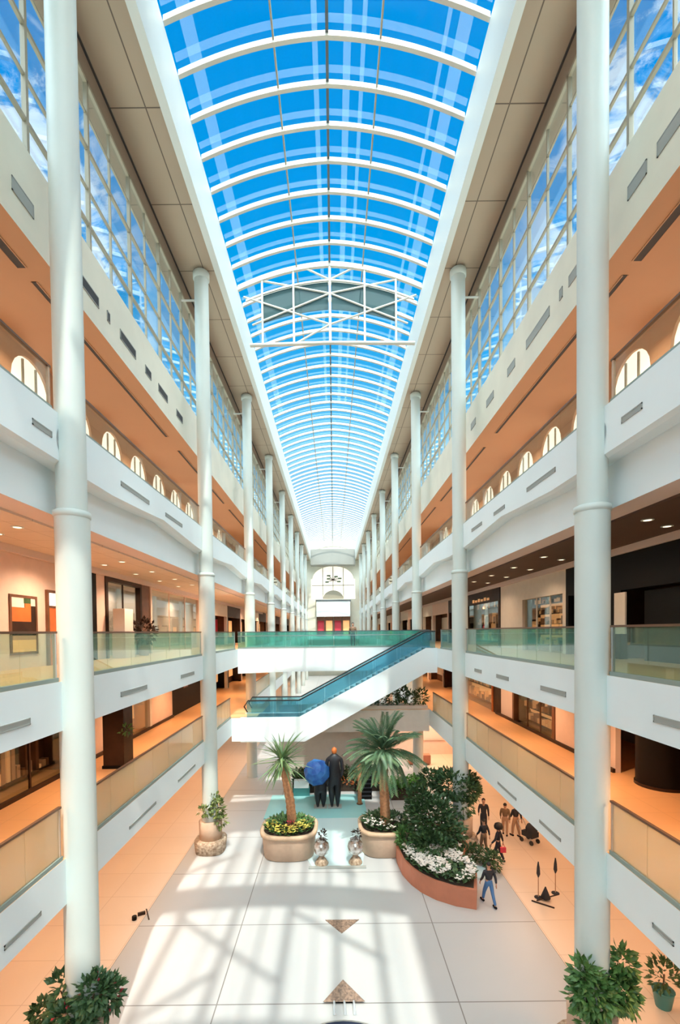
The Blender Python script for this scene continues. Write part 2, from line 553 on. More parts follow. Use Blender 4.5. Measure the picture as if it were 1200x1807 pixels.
# far end wall with arched window
FW = Y1
b = MB()
b.box(-14.3, -5.6, FW, FW + .4, 0, 34); b.box(5.6, 14.3, FW, FW + .4, 0, 34); b.box(-5.6, 5.6, FW, FW + .4, 0, 19.4)
arch = [(-5.6, 34), (-5.6, 24.5)] + [(-5.2 * math.cos(PI * i / 16), 24.5 + 3.2 * math.sin(PI * i / 16)) for i in range(17)] + [(5.6, 24.5), (5.6, 34)]
b.yprism(arch, FW, FW + .4)
struct('wall_far', b, [M_CREAM])
b = MB(); b.box(-5.5, 5.5, FW - 3.5, FW - .05, 27.6, 31.4); struct('ceiling_far', b, [mat('grey_far_soffit', (.26, .27, .25), .8)])
w = struct('window_1', MB().box(-5.6, 5.6, FW + .3, FW + .38, 19.4, 28), [mat('far_window', (.9, .88, .8), .5, emit=(1.0, .93, .80), es=.62)])
b = MB()
for x in (-2.6, 0, 2.6): b.box(x - .08, x + .08, FW + .15, FW + .3, 19.4, 27.6)
b.box(-5.4, 5.4, FW + .15, FW + .3, 22.8, 22.95)
b.yprism([(-2.6, 19.4), (2.6, 19.4)] + [(2.6 * math.cos(PI * i / 12), 19.4 + 2.2 * math.sin(PI * i / 12)) for i in range(1, 12)], FW + .16, FW + .24)
struct('window_frame', b, [M_MULL], w)
t = thing('wall_ornament', 'dark branching ornament hung before the bright arched window at the far end', 'ornament', (0, FW - .16, 24.2))
b = MB()
for a, l in ((.3, 1.8), (1.0, 1.4), (2.2, 1.9), (2.8, 1.2), (-.4, 1.6), (3.6, 1.7)): b.tube([(0, 0, 0), (l * math.cos(a), 0, l * .7 * math.sin(a))], [.1, .05], 6)
b.build('branch', M_DBROWN, t)
b = MB()
for a, l in ((.3, 1.8), (1.0, 1.4), (2.2, 1.9), (2.8, 1.2), (-.4, 1.6), (3.6, 1.7)): b.box(l * math.cos(a) - .45, l * math.cos(a) + .45, -.15, .15, l * .7 * math.sin(a) - .15, l * .7 * math.sin(a) + .15)
b.build('leaf', M_LEAFD, t)
b = MB(); b.tube([(0, 0, 0), (0, 0, 3.2)], .04, 6); b.build('cable', M_DBROWN, t)
t = thing('entrance_bulkhead', 'plain white box over the dark shops across the far end of the hall', 'bulkhead', (0, FW - 2, 0))
b = MB(); b.box(-4.2, 4.2, 0, 1.9, 14.9, 18.7); b.build('box', M_WHITE, t)
b = MB(); b.box(-4.4, 4.4, -.1, 1.9, 18.7, 19.1); b.build('cornice', M_DARKMULL, t)
for i, x in enumerate((-3.2, -1.1, 1.1, 3.2)):
    t = thing('shopfront', 'small brown shop doorway under the white far-end bulkhead, %s from the left' % ORD[i], 'shopfront', (x, FW - 1, L2T - 9.98))
    b = MB(); b.box(-1.0, -.8, 0, .9, 9.98, 14.9); b.box(.8, 1.0, 0, .9, 9.98, 14.9); b.box(-.8, .8, 0, .9, 13.9, 14.9); b.build('surround', M_BROWN, t)
    b = MB(); b.box(-.8, .8, .6, .7, 9.98, 13.9); b.build('lit_interior', M_GOLDL if i % 2 else M_CLR, t)
b = MB(); b.box(-6.5, 6.5, FW - 6, FW, 9.2, 9.98); struct('floor_far', b, [M_WHITE])

# ------------------------------------------------------------------ skylight
SPR, RISE, HW = 31.45, 1.35, 5.42
def arc_z(x):
    u = min(1.0, abs(x) / HW)
    return SPR + RISE * (1 - .82 * u * u - .18 * u)
NX = 24
XS = [-HW + 2 * HW * i / NX for i in range(NX + 1)]
b = MB()
vs = [(x, Y0, arc_z(x) + .16) for x in XS] + [(x, Y1, arc_z(x) + .16) for x in XS]
n = NX + 1
b.add(vs, [(i, n + i, n + i + 1, i + 1) for i in range(NX)])
sky = struct('window_2', b, [M_SKYG])
def arc_bar(x_list, half, z0, z1):
    b = MB()
    vs = []
    for x in x_list:
        for dy, dz in ((-half, z0), (half, z0), (half, z1), (-half, z1)):
            vs.append((x, dy, arc_z(x) + dz))
    fs = []
    for i in range(len(x_list) - 1):
        for k in range(4):
            k2 = (k + 1) % 4
            fs.append((i * 4 + k, (i + 1) * 4 + k, (i + 1) * 4 + k2, i * 4 + k2))
    b.add(vs, fs)
    return b
rib_me = arc_bar(XS, .075, -.07, .12).mesh('rib', [M_RIB])
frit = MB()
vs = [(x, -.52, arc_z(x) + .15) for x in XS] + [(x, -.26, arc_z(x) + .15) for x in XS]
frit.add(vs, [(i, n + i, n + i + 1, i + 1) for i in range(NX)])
frit_me = frit.mesh('frit_band', [M_FRIT_REFL])
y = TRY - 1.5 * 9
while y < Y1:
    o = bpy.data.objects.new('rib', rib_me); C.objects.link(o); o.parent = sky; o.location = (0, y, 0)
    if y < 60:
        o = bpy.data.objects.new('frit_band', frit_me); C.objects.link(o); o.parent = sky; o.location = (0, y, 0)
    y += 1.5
for x, hw, m in ((0, .055, M_DARKMULL), (-1.95, .03, M_MULL), (1.95, .03, M_MULL)):
    b = MB(); b.box(x - hw, x + hw, Y0, Y1, arc_z(x) + .02, arc_z(x) + .2); b.build('ridge_bar' if x == 0 else 'purlin', m, sky)
for x, w_ in ((-4.75, .22), (4.75, .22), (-.45, .10), (.75, .14), (1.35, .08), (4.2, .07)):  # pale streaks imitating reflections in the panes; outer pair is curb-edge frit
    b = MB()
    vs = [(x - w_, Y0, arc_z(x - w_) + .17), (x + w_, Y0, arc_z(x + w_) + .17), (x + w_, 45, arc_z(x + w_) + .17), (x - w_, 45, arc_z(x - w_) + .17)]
    b.add(vs, [(0, 3, 2, 1)]); b.build('frit_reflection_streak', M_FRIT_REFL, sky)

# unseen bars, braces and solid bands, added behind the viewer to shade the floor
def strip(x0, x1, y0, y1, off, m, name):
    b = MB(); k = max(1, int(abs(x1 - x0) / .5))
    xs = [x0 + (x1 - x0) * i / k for i in range(k + 1)]
    vs = []
    for x in xs:
        for yy, dz in ((y0, off), (y1, off), (y1, off + .1), (y0, off + .1)): vs.append((x, yy, arc_z(x) + dz))
    fs = []
    for i in range(k):
        for q in range(4):
            q2 = (q + 1) % 4
            fs.append((i * 4 + q, (i + 1) * 4 + q, (i + 1) * 4 + q2, i * 4 + q2))
    b.add(vs, fs); b.build(name, m, sky)
for y0, y1 in ((Y0, -4.0), (1.5, 3.2), (8.8, 13.6)): strip(-HW, HW, y0, y1, -.02, M_CURB, 'shade_band')
for x in (-3.3, -1.2, .95, 2.75, 4.2): 
    b = MB(); b.box(x - .13, x + .13, -4, 1.5, arc_z(x) - .1, arc_z(x) + .1); b.build('shade_bar', M_RIB, sky)
for x in (-4.4, -3.2, -2.3, -1.2, -.6, .4, 1.3, 2.4, 3.4):
    b = MB(); b.box(x - .09, x + .09, 3.2, 8.8, arc_z(x) - .1, arc_z(x) + .1); b.build('shade_bar', M_RIB, sky)
for p, q in (((-3.6, 1.3), (.95, -2.6)), ((.95, 1.3), (4.4, -1.2)), ((-3.3, -3.8), (-1.2, -2.0)), ((-1.4, 8.6), (3.6, 4.2)), ((-5, 4.2), (-2, 6.2))):
    b = MB(); b.tube([(p[0], p[1], arc_z(p[0])), (q[0], q[1], arc_z(q[0]))], .13, 6); b.build('brace', M_RIB, sky)  # added out of view for the diagonal shadow lines on the floor

# roof truss (only one, in view; added bars behind the viewer shade the floor)
def truss(y, label):
    t = thing('roof_truss', label, 'roof truss', (0, y, 0))
    zb = 28.15
    b = MB(); b.tube([(-4.75, 0, zb - .05), (0, 0, zb + .06), (5.0, 0, zb - .02)], .11, 10); b.build('bottom_chord', M_RIB, t)
    b = arc_bar(XS, .09, -.16, .1); b.build('top_chord', M_RIB, t)
    b = arc_bar([x for x in XS if abs(x) < 5.2], .05, -1.0, -.9); b.build('inner_chord', M_RIB, t)
    for x in (-4.0, -2.15, 0, 2.05, 3.9):
        b = MB(); b.tube([(x, 0, zb), (x, 0, arc_z(x) - .1)], .08 if x == 0 else .065, 8); b.build('post', M_RIB, t)
    for p, q in (((-5.1, 30.95), (0, 29.3)), ((5.1, 30.95), (0, 29.3)), ((-4.0, arc_z(4.0) - .15), (0, 31.1)), ((4.0, arc_z(4.0) - .15), (0, 31.1)), ((-4.6, 29.3), (0, 31.1)), ((4.6, 29.3), (0, 31.1)), ((-2.15, zb), (0, 29.3)), ((-1.4, arc_z(1.4) - .1), (0, 31.9)), ((1.4, arc_z(1.4) - .1), (0, 31.9))):
        b = MB(); b.tube([(p[0], .02, p[1]), (q[0], .02, q[1])], .055, 8); b.build('brace', M_RIB, t)
    for x0, x1 in ((-4.0, -2.2), (-2.1, -.1), (.1, 2.0), (2.1, 3.9)):
        b = MB()
        k = 6
        xs = [x0 + (x1 - x0) * i / k for i in range(k + 1)]
        vs = [(x, .1, arc_z(x) - 1.0) for x in xs] + [(x, .1, arc_z(x) - 2.6) for x in xs]
        b.add(vs, [(i, i + 1, k + 2 + i, k + 1 + i) for i in range(k)]); o = b.build('smoked_panel', M_SMOKE, t)
        sm = o.modifiers.new('thick', 'SOLIDIFY'); sm.thickness = .03
    return t
truss(TRY, 'white cross-braced truss with smoked grey panels hanging under the arched skylight')

# ------------------------------------------------------------------ clerestory windows
for s, sn in SIDES:
    w = struct('window_%d' % (3 if s < 0 else 4), MB().box(s * 7.58, s * 7.60, Y0, Y1, BT, WT), [M_WING])
    b = MB()
    for z, h, dp in ((BT + .04, .04, .08), (23.95, .05, .09), (25.05, .035, .07), (26.3, .05, .09), (27.4, .025, .06), (WT - .05, .05, .1)):
        b.box(s * (7.6 - dp), s * 7.6, Y0, Y1, z - h, z + h)
    b.build('transom', M_MULL, w)
    y = -.0
    k = 0
    mu = MB(); mu.box(s * 7.54, s * 7.62, -.025, .025, BT, WT)
    me = mu.mesh('mullion', [M_MULL])
    mu2 = MB(); mu2.box(s * 7.50, s * 7.62, -.05, .05, BT, WT)
    me2 = mu2.mesh('mullion', [M_MULL])
    y = 8.9
    while y < 112:
        o = bpy.data.objects.new('mullion', me2 if k % 2 == 0 else me); C.objects.link(o); o.parent = w; o.location = (0, y, 0)
        y += 1.5; k += 1

# ------------------------------------------------------------------ columns
def make_column(s):
    t = thing('support_column', '', 'column', (s * XC, 0, 0))
    b = MB(); b.lathe([(.395, 0), (.395, 13.95)], 0, 0, 28); b.build('lower_shaft', M_COL, t)
    b = MB(); b.lathe([(.395, 13.95), (.42, 13.97), (.42, 14.1), (.37, 14.12)], 0, 0, 28); b.build('collar', M_COL, t)
    b = MB(); b.lathe([(.345, 14.1), (.345, SO - .05)], 0, 0, 28); b.build('upper_shaft', M_COL, t)
    b = MB(); b.lathe([(.345, SO - .42), (.40, SO - .40), (.40, SO - .1), (.2, SO - .03)], 0, 0, 28); b.build('capital', M_COL, t)
    b = MB(); b.tube([(s * .1, -.02, 15.75), (s * .62, -.02, 15.75)], .40, 20); b.build('bracket', M_WHITE, t)
    b = MB(); b.tube([(s * .3, 0, 27.7), (s * 1.0, 0, 27.7)], .05, 8); b.build('tie_rod', M_RIB, t)
    return t
for s, sn in SIDES:
    for k, cy in enumerate(COLY):
        lab = 'tall round off-white column on the %s side, %s' % (sn, 'closest to the viewer' if k == 0 else '%s from the viewer' % ORD[k])
        if k == 0:
            c0 = make_column(s); c0.location = (s * XC, cy, 0); c0['label'] = lab
        else:
            c = dup(c0, (s * XC, cy, 0), label=lab)
        (c0 if k == 0 else c)['group'] = 'white columns'
        (c0 if k == 0 else c)['kind'] = 'thing'

# ------------------------------------------------------------------ glass balustrades
LV = ((L1T, 1.30, 'first gallery', M_RAILG1), (L2T, 1.2, 'second gallery', M_RAILG2), (L3T, 1.03, 'top gallery', M_RAILG))
for s, sn in SIDES:
    for zt, h, ln, gm in LV:
        segs = [(2.0, COLY[0] - .45)] + [(COLY[k] + .45, COLY[k + 1] - .45) for k in range(8)] + [(COLY[8] + .45, Y1 - 6)]
        for k, (a, c) in enumerate(segs):
            if k == 0: lab = 'glass balustrade of the %s %s, on the near side of the closest column' % (sn, ln)
            else: lab = 'glass balustrade of the %s %s just beyond the %s column' % (sn, ln, ORD[k - 1])
            gaps = [(a, c)]
            if zt == L1T and s < 0 and k == 2: gaps = [(a, 29.3)]
            if zt == L1T and s > 0 and k == 2: gaps = [(a, 31.0)]
            if zt == L2T and k == 2: gaps = [(a, 28.6 if s > 0 else 31.0)]
            a, c = gaps[0]
            cy = (a + c) / 2
            t = thing('glass_balustrade', lab, 'balustrade', (s * 6.61, cy, zt), group='glass balustrades of the %s %s' % (sn, ln))
            hl = (c - a) / 2
            b = MB(); b.box(-.05, .05, -hl, hl, 0, .10); b.build('base_channel', M_SHOE, t)
            b = MB(); b.box(-.04, .04, -hl, hl, h - .05, h); b.build('handrail', M_RAIL, t)
            np_ = 7 if k < 3 else (4 if k < 5 else 1)
            step = 2 * hl / np_
            gme = None
            for i in range(np_):
                if gme is None:
                    g = MB(); g.box(-.01, .01, -step / 2 + .012, step / 2 - .012, .10, h - .05); gme = g.mesh('glass_panel', [gm])
                o = bpy.data.objects.new('glass_panel', gme); C.objects.link(o); o.parent = t; o.location = (0, -hl + step * (i + .5), 0)
            if k < 5:
                for e in (-1, 1):
                    b = MB(); b.box(-.03, .03, e * (hl - .06) - .03, e * (hl - .06) + .03, .0, h - .05); b.build('end_post', M_POT if zt != L2T else M_STEEL, t)

# ------------------------------------------------------------------ vents in fascias and beams
def vent(s, x, y0, y1, z, hh, m, where, i, slats=True):
    t = thing('vent_grille', 'slot vent in the %s, %s from the viewer' % (where, ORD[i]), 'vent', (s * x, (y0 + y1) / 2, z))
    l = (y1 - y0) / 2
    b = MB(); b.box(-.012, .012, -l, l, -hh, -hh + .03); b.box(-.012, .012, -l, l, hh - .03, hh); b.box(-.012, .012, -l, -l + .03, -hh, hh); b.box(-.012, .012, l - .03, l, -hh, hh); b.build('frame', M_GRILLE, t)
    b = MB(); b.box(-.006, .006, -l + .03, l - .03, -hh + .03, hh - .03); b.build('grille', m, t)
    t['group'] = 'slot vents'
for i, (a, c) in enumerate(((9.0, 10.2), (11.15, 11.95), (13.9, 15.2), (15.75, 15.95), (16.7, 18.0), (18.9, 19.5), (20.3, 21.4), (22.6, 23.5))):
    vent(-1, 7.44, a, c, 21.75, .17, M_DGRILLE if i != 1 else M_GRILLE, 'cream beam under the left clerestory windows', i)
for i, (a, c) in enumerate(((9.9, 10.75), (11.1, 11.8), (13.7, 14.7), (15.1, 15.3), (16.0, 17.9), (19.0, 19.8), (21.5, 22.5), (24.2, 25.0))):
    vent(1, 7.44, a, c, 21.9, .17, M_GRILLE, 'cream beam under the right clerestory windows', i)
for s, sn, lst in ((-1, 'left', ((8.9, 9.95), (14.2, 16.2), (19.8, 21.7))), (1, 'right', ((8.7, 9.5), (13.1, 14.7), (17.4, 18.7), (20.6, 21.6)))):
    for i, (a, c) in enumerate(lst): vent(s, XF - .005, a, c, 9.25, .075, M_GRILLE, 'white edge of the %s second gallery' % sn, i)
for s, sn, lst in ((-1, 'left', ((9.0, 10.15), (14.6, 16.8), (19.2, 21.6))), (1, 'right', ((8.9, 9.5), (13.4, 14.8), (16.7, 18.6)))):
    for i, (a, c) in enumerate(lst): vent(s, XF - .005, a, c, 4.95, .05, M_GRILLE, 'white edge of the %s first gallery' % sn, i)
for s, sn, lst in ((-1, 'left', ((10.2, 10.9), (14.4, 16.6), (18.2, 20.2))), (1, 'right', ((9.8, 10.5), (13.6, 15.6), (17.6, 18.8), (20.3, 21.8)))):
    for i, (a, c) in enumerate(lst): vent(s, 6.495, a, c, 15.75, .07, M_GRILLE, 'white band below the %s top gallery' % sn, i)
for s, sn in SIDES:
    for k in range(5):
        a, c = ((5.0, 12.6) if k == 0 else (COLY[k - 1] + 1.6, COLY[k] - .2))
        t = thing('slot_diffuser', 'long dark slot diffuser in the tan ceiling of the %s top gallery, %s bay' % (sn, ORD[k]), 'vent', (s * 8.2, (a + c) / 2, BB - .012), group='ceiling slot diffusers')
        l = (c - a) / 2
        hw = .11 if k == 0 else .06
        b = MB(); b.box(-hw, hw, -l, l, -.006, .012); b.build('slot', M_DGRILLE, t)
        b = MB(); b.box(-hw - .03, -hw, -l, l, -.014, .012); b.box(hw, hw + .03, -l, l, -.014, .012); b.build('frame', M_TAN, t)

# ------------------------------------------------------------------ downlights and the lamps in them
def lamp(x, y, z, power, col, spread=150, rad=.12):
    l = bpy.data.lights.new('downlight_lamp', 'SPOT')
    l.energy = power * GAL_W; l.color = col; l.spot_size = math.radians(spread); l.spot_blend = .8; l.shadow_soft_size = rad
    o = bpy.data.objects.new('downlight_lamp', l); C.objects.link(o); o.location = (x, y, z)
    return o
WARM = (1.0, .56, .29); WARM2 = (1.0, .68, .45)
def make_down(s, sn, ln, row, i, x, y, z, lit=True):
    t = thing('downlight', 'recessed downlight over the %s %s, %s row, %s from the viewer' % (sn, ln, row, ORD[i]), 'ceiling light', (x, y, z), group='recessed downlights')
    b = MB(); b.lathe([(.16, -.012), (.11, -.016), (.11, -.004), (.16, 0)], 0, 0, 16); b.build('ring', M_WHITE, t)
    b = MB(); b.lathe([(.10, -.016), (.10, -.006)], 0, 0, 16); b.build('lens', M_LAMP, t)
for s, sn in SIDES:
    for i in range(7):
        y = 9.5 + 3.1 * i
        for row, x in (('inner', 8.5), ('outer', 9.6)):
            make_down(s, sn, 'second gallery', row, i, s * x, y + (.8 if row == 'outer' else 0), L3B - .06)
        make_down(s, sn, 'first gallery', 'single', i, s * 8.6, y, L2B)
    k = 0
    y = 4.0
    while y < 110:
        lamp(s * 8.6, y, L2B - .12, 260, WARM)
        lamp(s * 9.0, y, L1B - .12, 250, WARM)
        lamp(s * 8.8, y, L3B - .2, 420 if s < 0 else 90, WARM2)
        y += 6 if y < 36 else 12

# ------------------------------------------------------------------ shop walls
def wseg(s, sn, y0, y1, z0, z1, m, x=XB, th=.2):
    b = MB(); b.box(s * x, s * (x + th), y0, y1, z0, z1); return struct('wall_%s.001' % sn, b, [m])
def shop(s, y0, y1, z0, z1, label, frame_m, back_m, opening=None, sign=None, shelves=0, goods_m=None, glass_on=True, depth=1.6, lit=None, name='shopfront', fw=.22, mull=0, inlamp=0):
    """portal, back panel set in, shelves with goods, pane; built in its own frame: +y along wall, x towards depth"""
    yc = (y0 + y1) / 2; l = (y1 - y0) / 2; H = z1 - z0
    t = thing(name, label, 'shopfront', (s * XB, yc, z0))
    oh = opening or (H - .5)
    b = MB(); b.box(-.06 * s, s * .2, -l, -l + fw, 0, H); b.box(-.06 * s, s * .2, l - fw, l, 0, H); b.box(-.06 * s, s * .2, -l + fw, l - fw, oh, H); b.build('surround', frame_m, t)
    b = MB(); b.box(s * depth, s * (depth + .1), -l, l, 0, H); b.box(s * .2, s * depth, -l, -l + .05, 0, H); b.box(s * .2, s * depth, l - .05, l, 0, H); b.box(s * .2, s * depth, -l + .05, l - .05, oh + .1, oh + .2); b.build('interior', back_m, t)
    if glass_on:
        b = MB(); b.box(s * .08, s * .1, -l + fw, l - fw, 0, oh); b.build('pane', M_SHOPG, t)
    if mull:
        for i in range(1, mull + 1):
            yy = -l + fw + (2 * l - 2 * fw) * i / (mull + 1)
            b = MB(); b.box(s * .06, s * .12, yy - .04, yy + .04, 0, oh); b.build('mullion', frame_m, t)
    if lit:
        b = MB(); b.box(s * (depth - .05), s * depth, -l + .3, l - .3, oh * .25, oh * .9); b.build('lit_panel', lit, t)
    if inlamp:
        for q in (-.5, .5):
            lamp(s * (XB + .7), yc + q * l, z0 + oh - .05, inlamp, WARM2)
    if sign:
        b = MB()
        n = 6
        for i in range(n):
            a = -.5 + i / n
            b.box(-.1 * s, -.06 * s, a * l, a * l + l * .10, oh + .12, oh + .12 + (.22 if i % 2 else .16))
        b.build('sign_lettering', sign, t)
    for i in range(shelves):
        z = oh * (.12 + .78 * i / max(1, shelves - 1)) if shelves > 1 else oh * .4
        sh = MB(); sh.box(s * (depth - .45), s * (depth - .08), -l + .35, l - .35, z - .03, z); so = sh.build('shelf', M_DBROWN, t)
        g = MB()
        yy = -l + .45
        while yy < l - .5:
            w_ = R.uniform(.06, .22); hh = R.uniform(.12, oh * .55 / max(1, shelves - 1))
            if R.random() < .8: g.box(s * (depth - .4), s * (depth - .15), yy, yy + w_, z, z + hh, R.randrange(3))
            yy += w_ + R.uniform(.02, .12)
        if g.v:
            go = g.build('merchandise', [goods_m or M_GOLDS, M_BROWN, M_CLO], so); go['kind'] = 'stuff'
    return t
def poster(s, y0, y1, z0, z1, label, cells, x=XB - .02):
    t = thing('framed_poster', label, 'poster', (s * x, (y0 + y1) / 2, (z0 + z1) / 2))
    l = (y1 - y0) / 2; h = (z1 - z0) / 2
    b = MB(); f = .09
    b.box(-.04, .02, -l, -l + f, -h, h); b.box(-.04, .02, l - f, l, -h, h); b.box(-.04, .02, -l + f, l - f, -h, -h + f); b.box(-.04, .02, -l + f, l - f, h - f, h); b.build('frame', M_BROWN, t)
    b = MB(); mm = []
    for (a0, a1, c0, c1, m) in cells:
        if m not in mm: mm.append(m)
        b.box(-.005, .005, -l + f + a0 * (2 * l - 2 * f), -l + f + a1 * (2 * l - 2 * f), -h + f + c0 * (2 * h - 2 * f), -h + f + c1 * (2 * h - 2 * f), mm.index(m))
    b.build('print', mm, t)
    return t
# -- left, second gallery
wseg(-1, 'left', Y0, 20.2, L2T, L3B, M_PINK)
poster(-1, 15.05, 16.45, 10.45, 12.45, 'framed orange city print on the pink wall of the left second gallery',
       [(0, 1, 0, .22, M_GOLDS), (0, 1, .22, .30, M_CLO), (0, 1, .30, .36, M_BLACK), (0, 1, .36, .56, M_DBROWN), (0, .55, .56, .82, M_ORANGE), (.55, .8, .56, .9, M_ORANGE), (.8, 1, .56, .86, M_DBROWN), (0, .5, .82, 1, M_GREYW), (.5, .8, .9, 1, M_LEAFD), (.8, 1, .86, 1, M_GREYW)])
d = struct('door_1', MB().box(-XB + .005, -XB + .06, 17.05, 18.2, L2T, 12.1), [M_ORANGE])
b = MB(); b.box(-XB + .005, -XB + .1, 16.95, 17.05, L2T, 12.75); b.box(-XB + .005, -XB + .1, 18.2, 18.3, L2T, 12.75); b.box(-XB + .005, -XB + .1, 17.05, 18.2, 12.65, 12.75); b.box(-XB + .005, -XB + .1, 17.05, 18.2, 12.1, 12.18); b.build('door_frame', M_BROWN, d)
MB().box(-XB + .005, -XB + .05, 17.05, 18.2, 12.18, 12.65).build('transom_light', M_WLIT, d)
MB().box(-XB + .06, -XB + .12, 17.15, 17.25, 10.95, 11.1).build('door_handle', M_STEEL, d)
wseg(-1, 'left', 20.2, 20.65, L2T, L3B, M_BLACK); wseg(-1, 'left', 20.65, 21.4, L2T, L3B, M_PINK)
shop(-1, 21.4, 25.4, L2T, L3B, 'shop with black side panel and pale display boxes on the left second gallery', M_DBROWN, M_GREYW, opening=3.6, depth=1.3, mull=1, inlamp=90)
MB_ = MB(); MB_.box(-.02, .02, -.55, .55, 0, 3.6)
o = MB_.build('tall_black_panel', M_BLACK); o.location = (-XB - .5, 22.0, L2T); tag(o, 'tall black panel inside the shop window on the left second gallery', 'display panel')
def display_box(x, y, z, sz, label, m1, m2):
    t = thing('display_stand', label, 'display stand', (x, y, z))
    w_, dd, h = sz
    MB().box(-w_ / 2, w_ / 2, -dd / 2, dd / 2, 0, h * .55).build('plinth', m1, t)
    MB().box(-w_ * .45, w_ * .45, -dd * .45, dd * .45, h * .55, h).build('top_box', m2, t)
    return t
display_box(-9.9, 21.9, L2T, (.6, 1.0, 2.3), 'pale two-tier display stand by the black panel of the left second gallery shop', M_LIP, M_BEIGE)
def blob_foliage(cx, cy, cz, rx, ry, rz, n, L, W, m, b=None, up=.3):
    b = b or MB()
    for i in range(n):
        v = Vector((R.gauss(0, 1), R.gauss(0, 1), R.gauss(0, 1))).normalized()
        r = R.uniform(.55, 1.0)
        p = Vector((cx + v.x * rx * r, cy + v.y * ry * r, cz + v.z * rz * r))
        d = (v + Vector((R.uniform(-.6, .6), R.uniform(-.6, .6), R.uniform(-.5, .5) + up)))
        b.leaf(p, d, Vector((R.uniform(-1, 1), R.uniform(-1, 1), 1)), L * R.uniform(.7, 1.2), W * R.uniform(.7, 1.2), m)
    return b
t = thing('potted_bush', 'dark round bush in a pot before the shop on the left second gallery', 'potted plant', (-9.85, 24.1, L2T))
MB().lathe([(.22, 0), (.3, .5), (.3, .55)], 0, 0, 16).build('pot', M_CLBR, t)
blob_foliage(0, 0, 1.2, .6, .6, .65, 260, .25, .14, 0).build('foliage', M_DBROWN, t)
MB().tube([(0, 0, .5), (0, 0, 1.2)], .03).build('stem', M_STEM, t)
wseg(-1, 'left', 25.4, 26.6, L2T, L3B, M_BROWN)
shop(-1, 26.6, 36.5, L2T, L3B, 'wide white-backed shop window on the left second gallery', M_PINK, M_GREYW, opening=3.7, depth=1.4, mull=2, inlamp=150)
poster(-1, 28.6, 30.4, 11.4, 12.3, 'small blue and red print in the white shop window of the left second gallery', [(0, 1, .5, 1, M_BLUPAP), (.4, .7, 0, .5, M_REDPAP), (0, .4, 0, .5, M_GREYW), (.7, 1, 0, .5, M_GREYW)], x=XB + 1.35)

# -- right, second gallery
wseg(1, 'right', Y0, 13.2, L2T, L3B, M_BLACK)
shop(1, 13.2, 17.4, L2T, L3B, 'black shop with a shut dark door at the near end of the right second gallery', M_BLACK, M_DBROWN, opening=2.5, depth=1.2, fw=.5, glass_on=False)
o = MB().box(0, .1, -.9, .9, 0, 2.4).build('dark_door_panel', M_BLACK); o.location = (10.7, 15.1, L2T); tag(o, 'flush black panel standing in the dark doorway of the right second gallery', 'panel')
o = MB().box(-.03, .03, -.32, .32, 0, 1.5).build('cream_banner', M_BEIGE); o.location = (10.42, 16.9, 10.9); tag(o, 'narrow cream banner beside the black shop on the right second gallery', 'banner')
poster(1, 13.35, 13.75, 10.9, 12.6, 'pale pink poster at the near edge of the black shop on the right', [(0, 1, .5, 1, M_LIP), (0, 1, 0, .5, M_PINK)])
shop(1, 17.4, 20.9, L2T, L3B, 'plain black shopfront beside the pale wall of the right second gallery', M_BLACK, M_BLACK, opening=2.6, depth=1.2)
shop(1, 20.9, 26.0, L2T, L3B, 'pale shopfront with a tall window of golden shelves on the right second gallery', M_BEIGE, M_DBROWN, opening=2.75, shelves=5, depth=1.0, fw=.3, mull=2, lit=M_GOLDL, inlamp=40)
wseg(1, 'right', 26.0, 29.2, L2T, L3B, M_BEIGE)
shop(1, 29.2, 37.0, L2T, L3B, 'dark shop with warm lit goods and small sign on the right second gallery', M_DBROWN, M_BLACK, opening=3.0, sign=M_GOLDS, shelves=3, depth=1.2, fw=.3, lit=M_BROWN, inlamp=60)
for s, sn in SIDES:
    o = MB().box(-.08, .08, 0, 60, -.12, .12).build('trim_%s.002' % sn, M_LIP); o.location = (s * (XB - .1), 8, L3B - .18); o['kind'] = 'structure'

# -- left, first gallery
wseg(-1, 'left', Y0, 13.4, L1T, L2B, M_DBROWN)
shop(-1, 13.4, 18.6, L1T, L2B, 'dark brown shop with amber lit goods at the near end of the left first gallery', M_DBROWN, M_DBROWN, opening=2.7, shelves=2, depth=1.2, fw=.2, mull=1)
t = thing('display_pillar', 'square dark wood pillar with small plants on the left first gallery', 'pillar', (-8.9, 19.0, L1T))
MB().box(-.42, .42, -.42, .42, 0, L2B - L1T).build('shaft', M_DBROWN, t)
MB().box(-.46, .46, -.46, .46, 0, .12).build('plinth', M_BLACK, t)
blob_foliage(.5, -.3, 1.55, .18, .25, .2, 40, .18, .09, 0).build('foliage', M_LEAF, t)
wseg(-1, 'left', 18.6, 22.6, L1T, L2B, M_PINK)
shop(-1, 22.6, 26.5, L1T, L2B, 'warm beige shop with tan panels on the left first gallery', M_BEIGE, M_LIP, opening=2.6, depth=.9, lit=M_GOLDL, fw=.3)
wseg(-1, 'left', 26.5, 30.0, L1T, L2B, M_PINK)
wseg(-1, 'left', 30.0, 38.5, L1T, L2B, M_BLACK)
poster(-1, 32.2, 33.2, 7.3, 8.3, 'small white sign on the black wall of the left first gallery', [(0, 1, 0, 1, M_GREYW)])

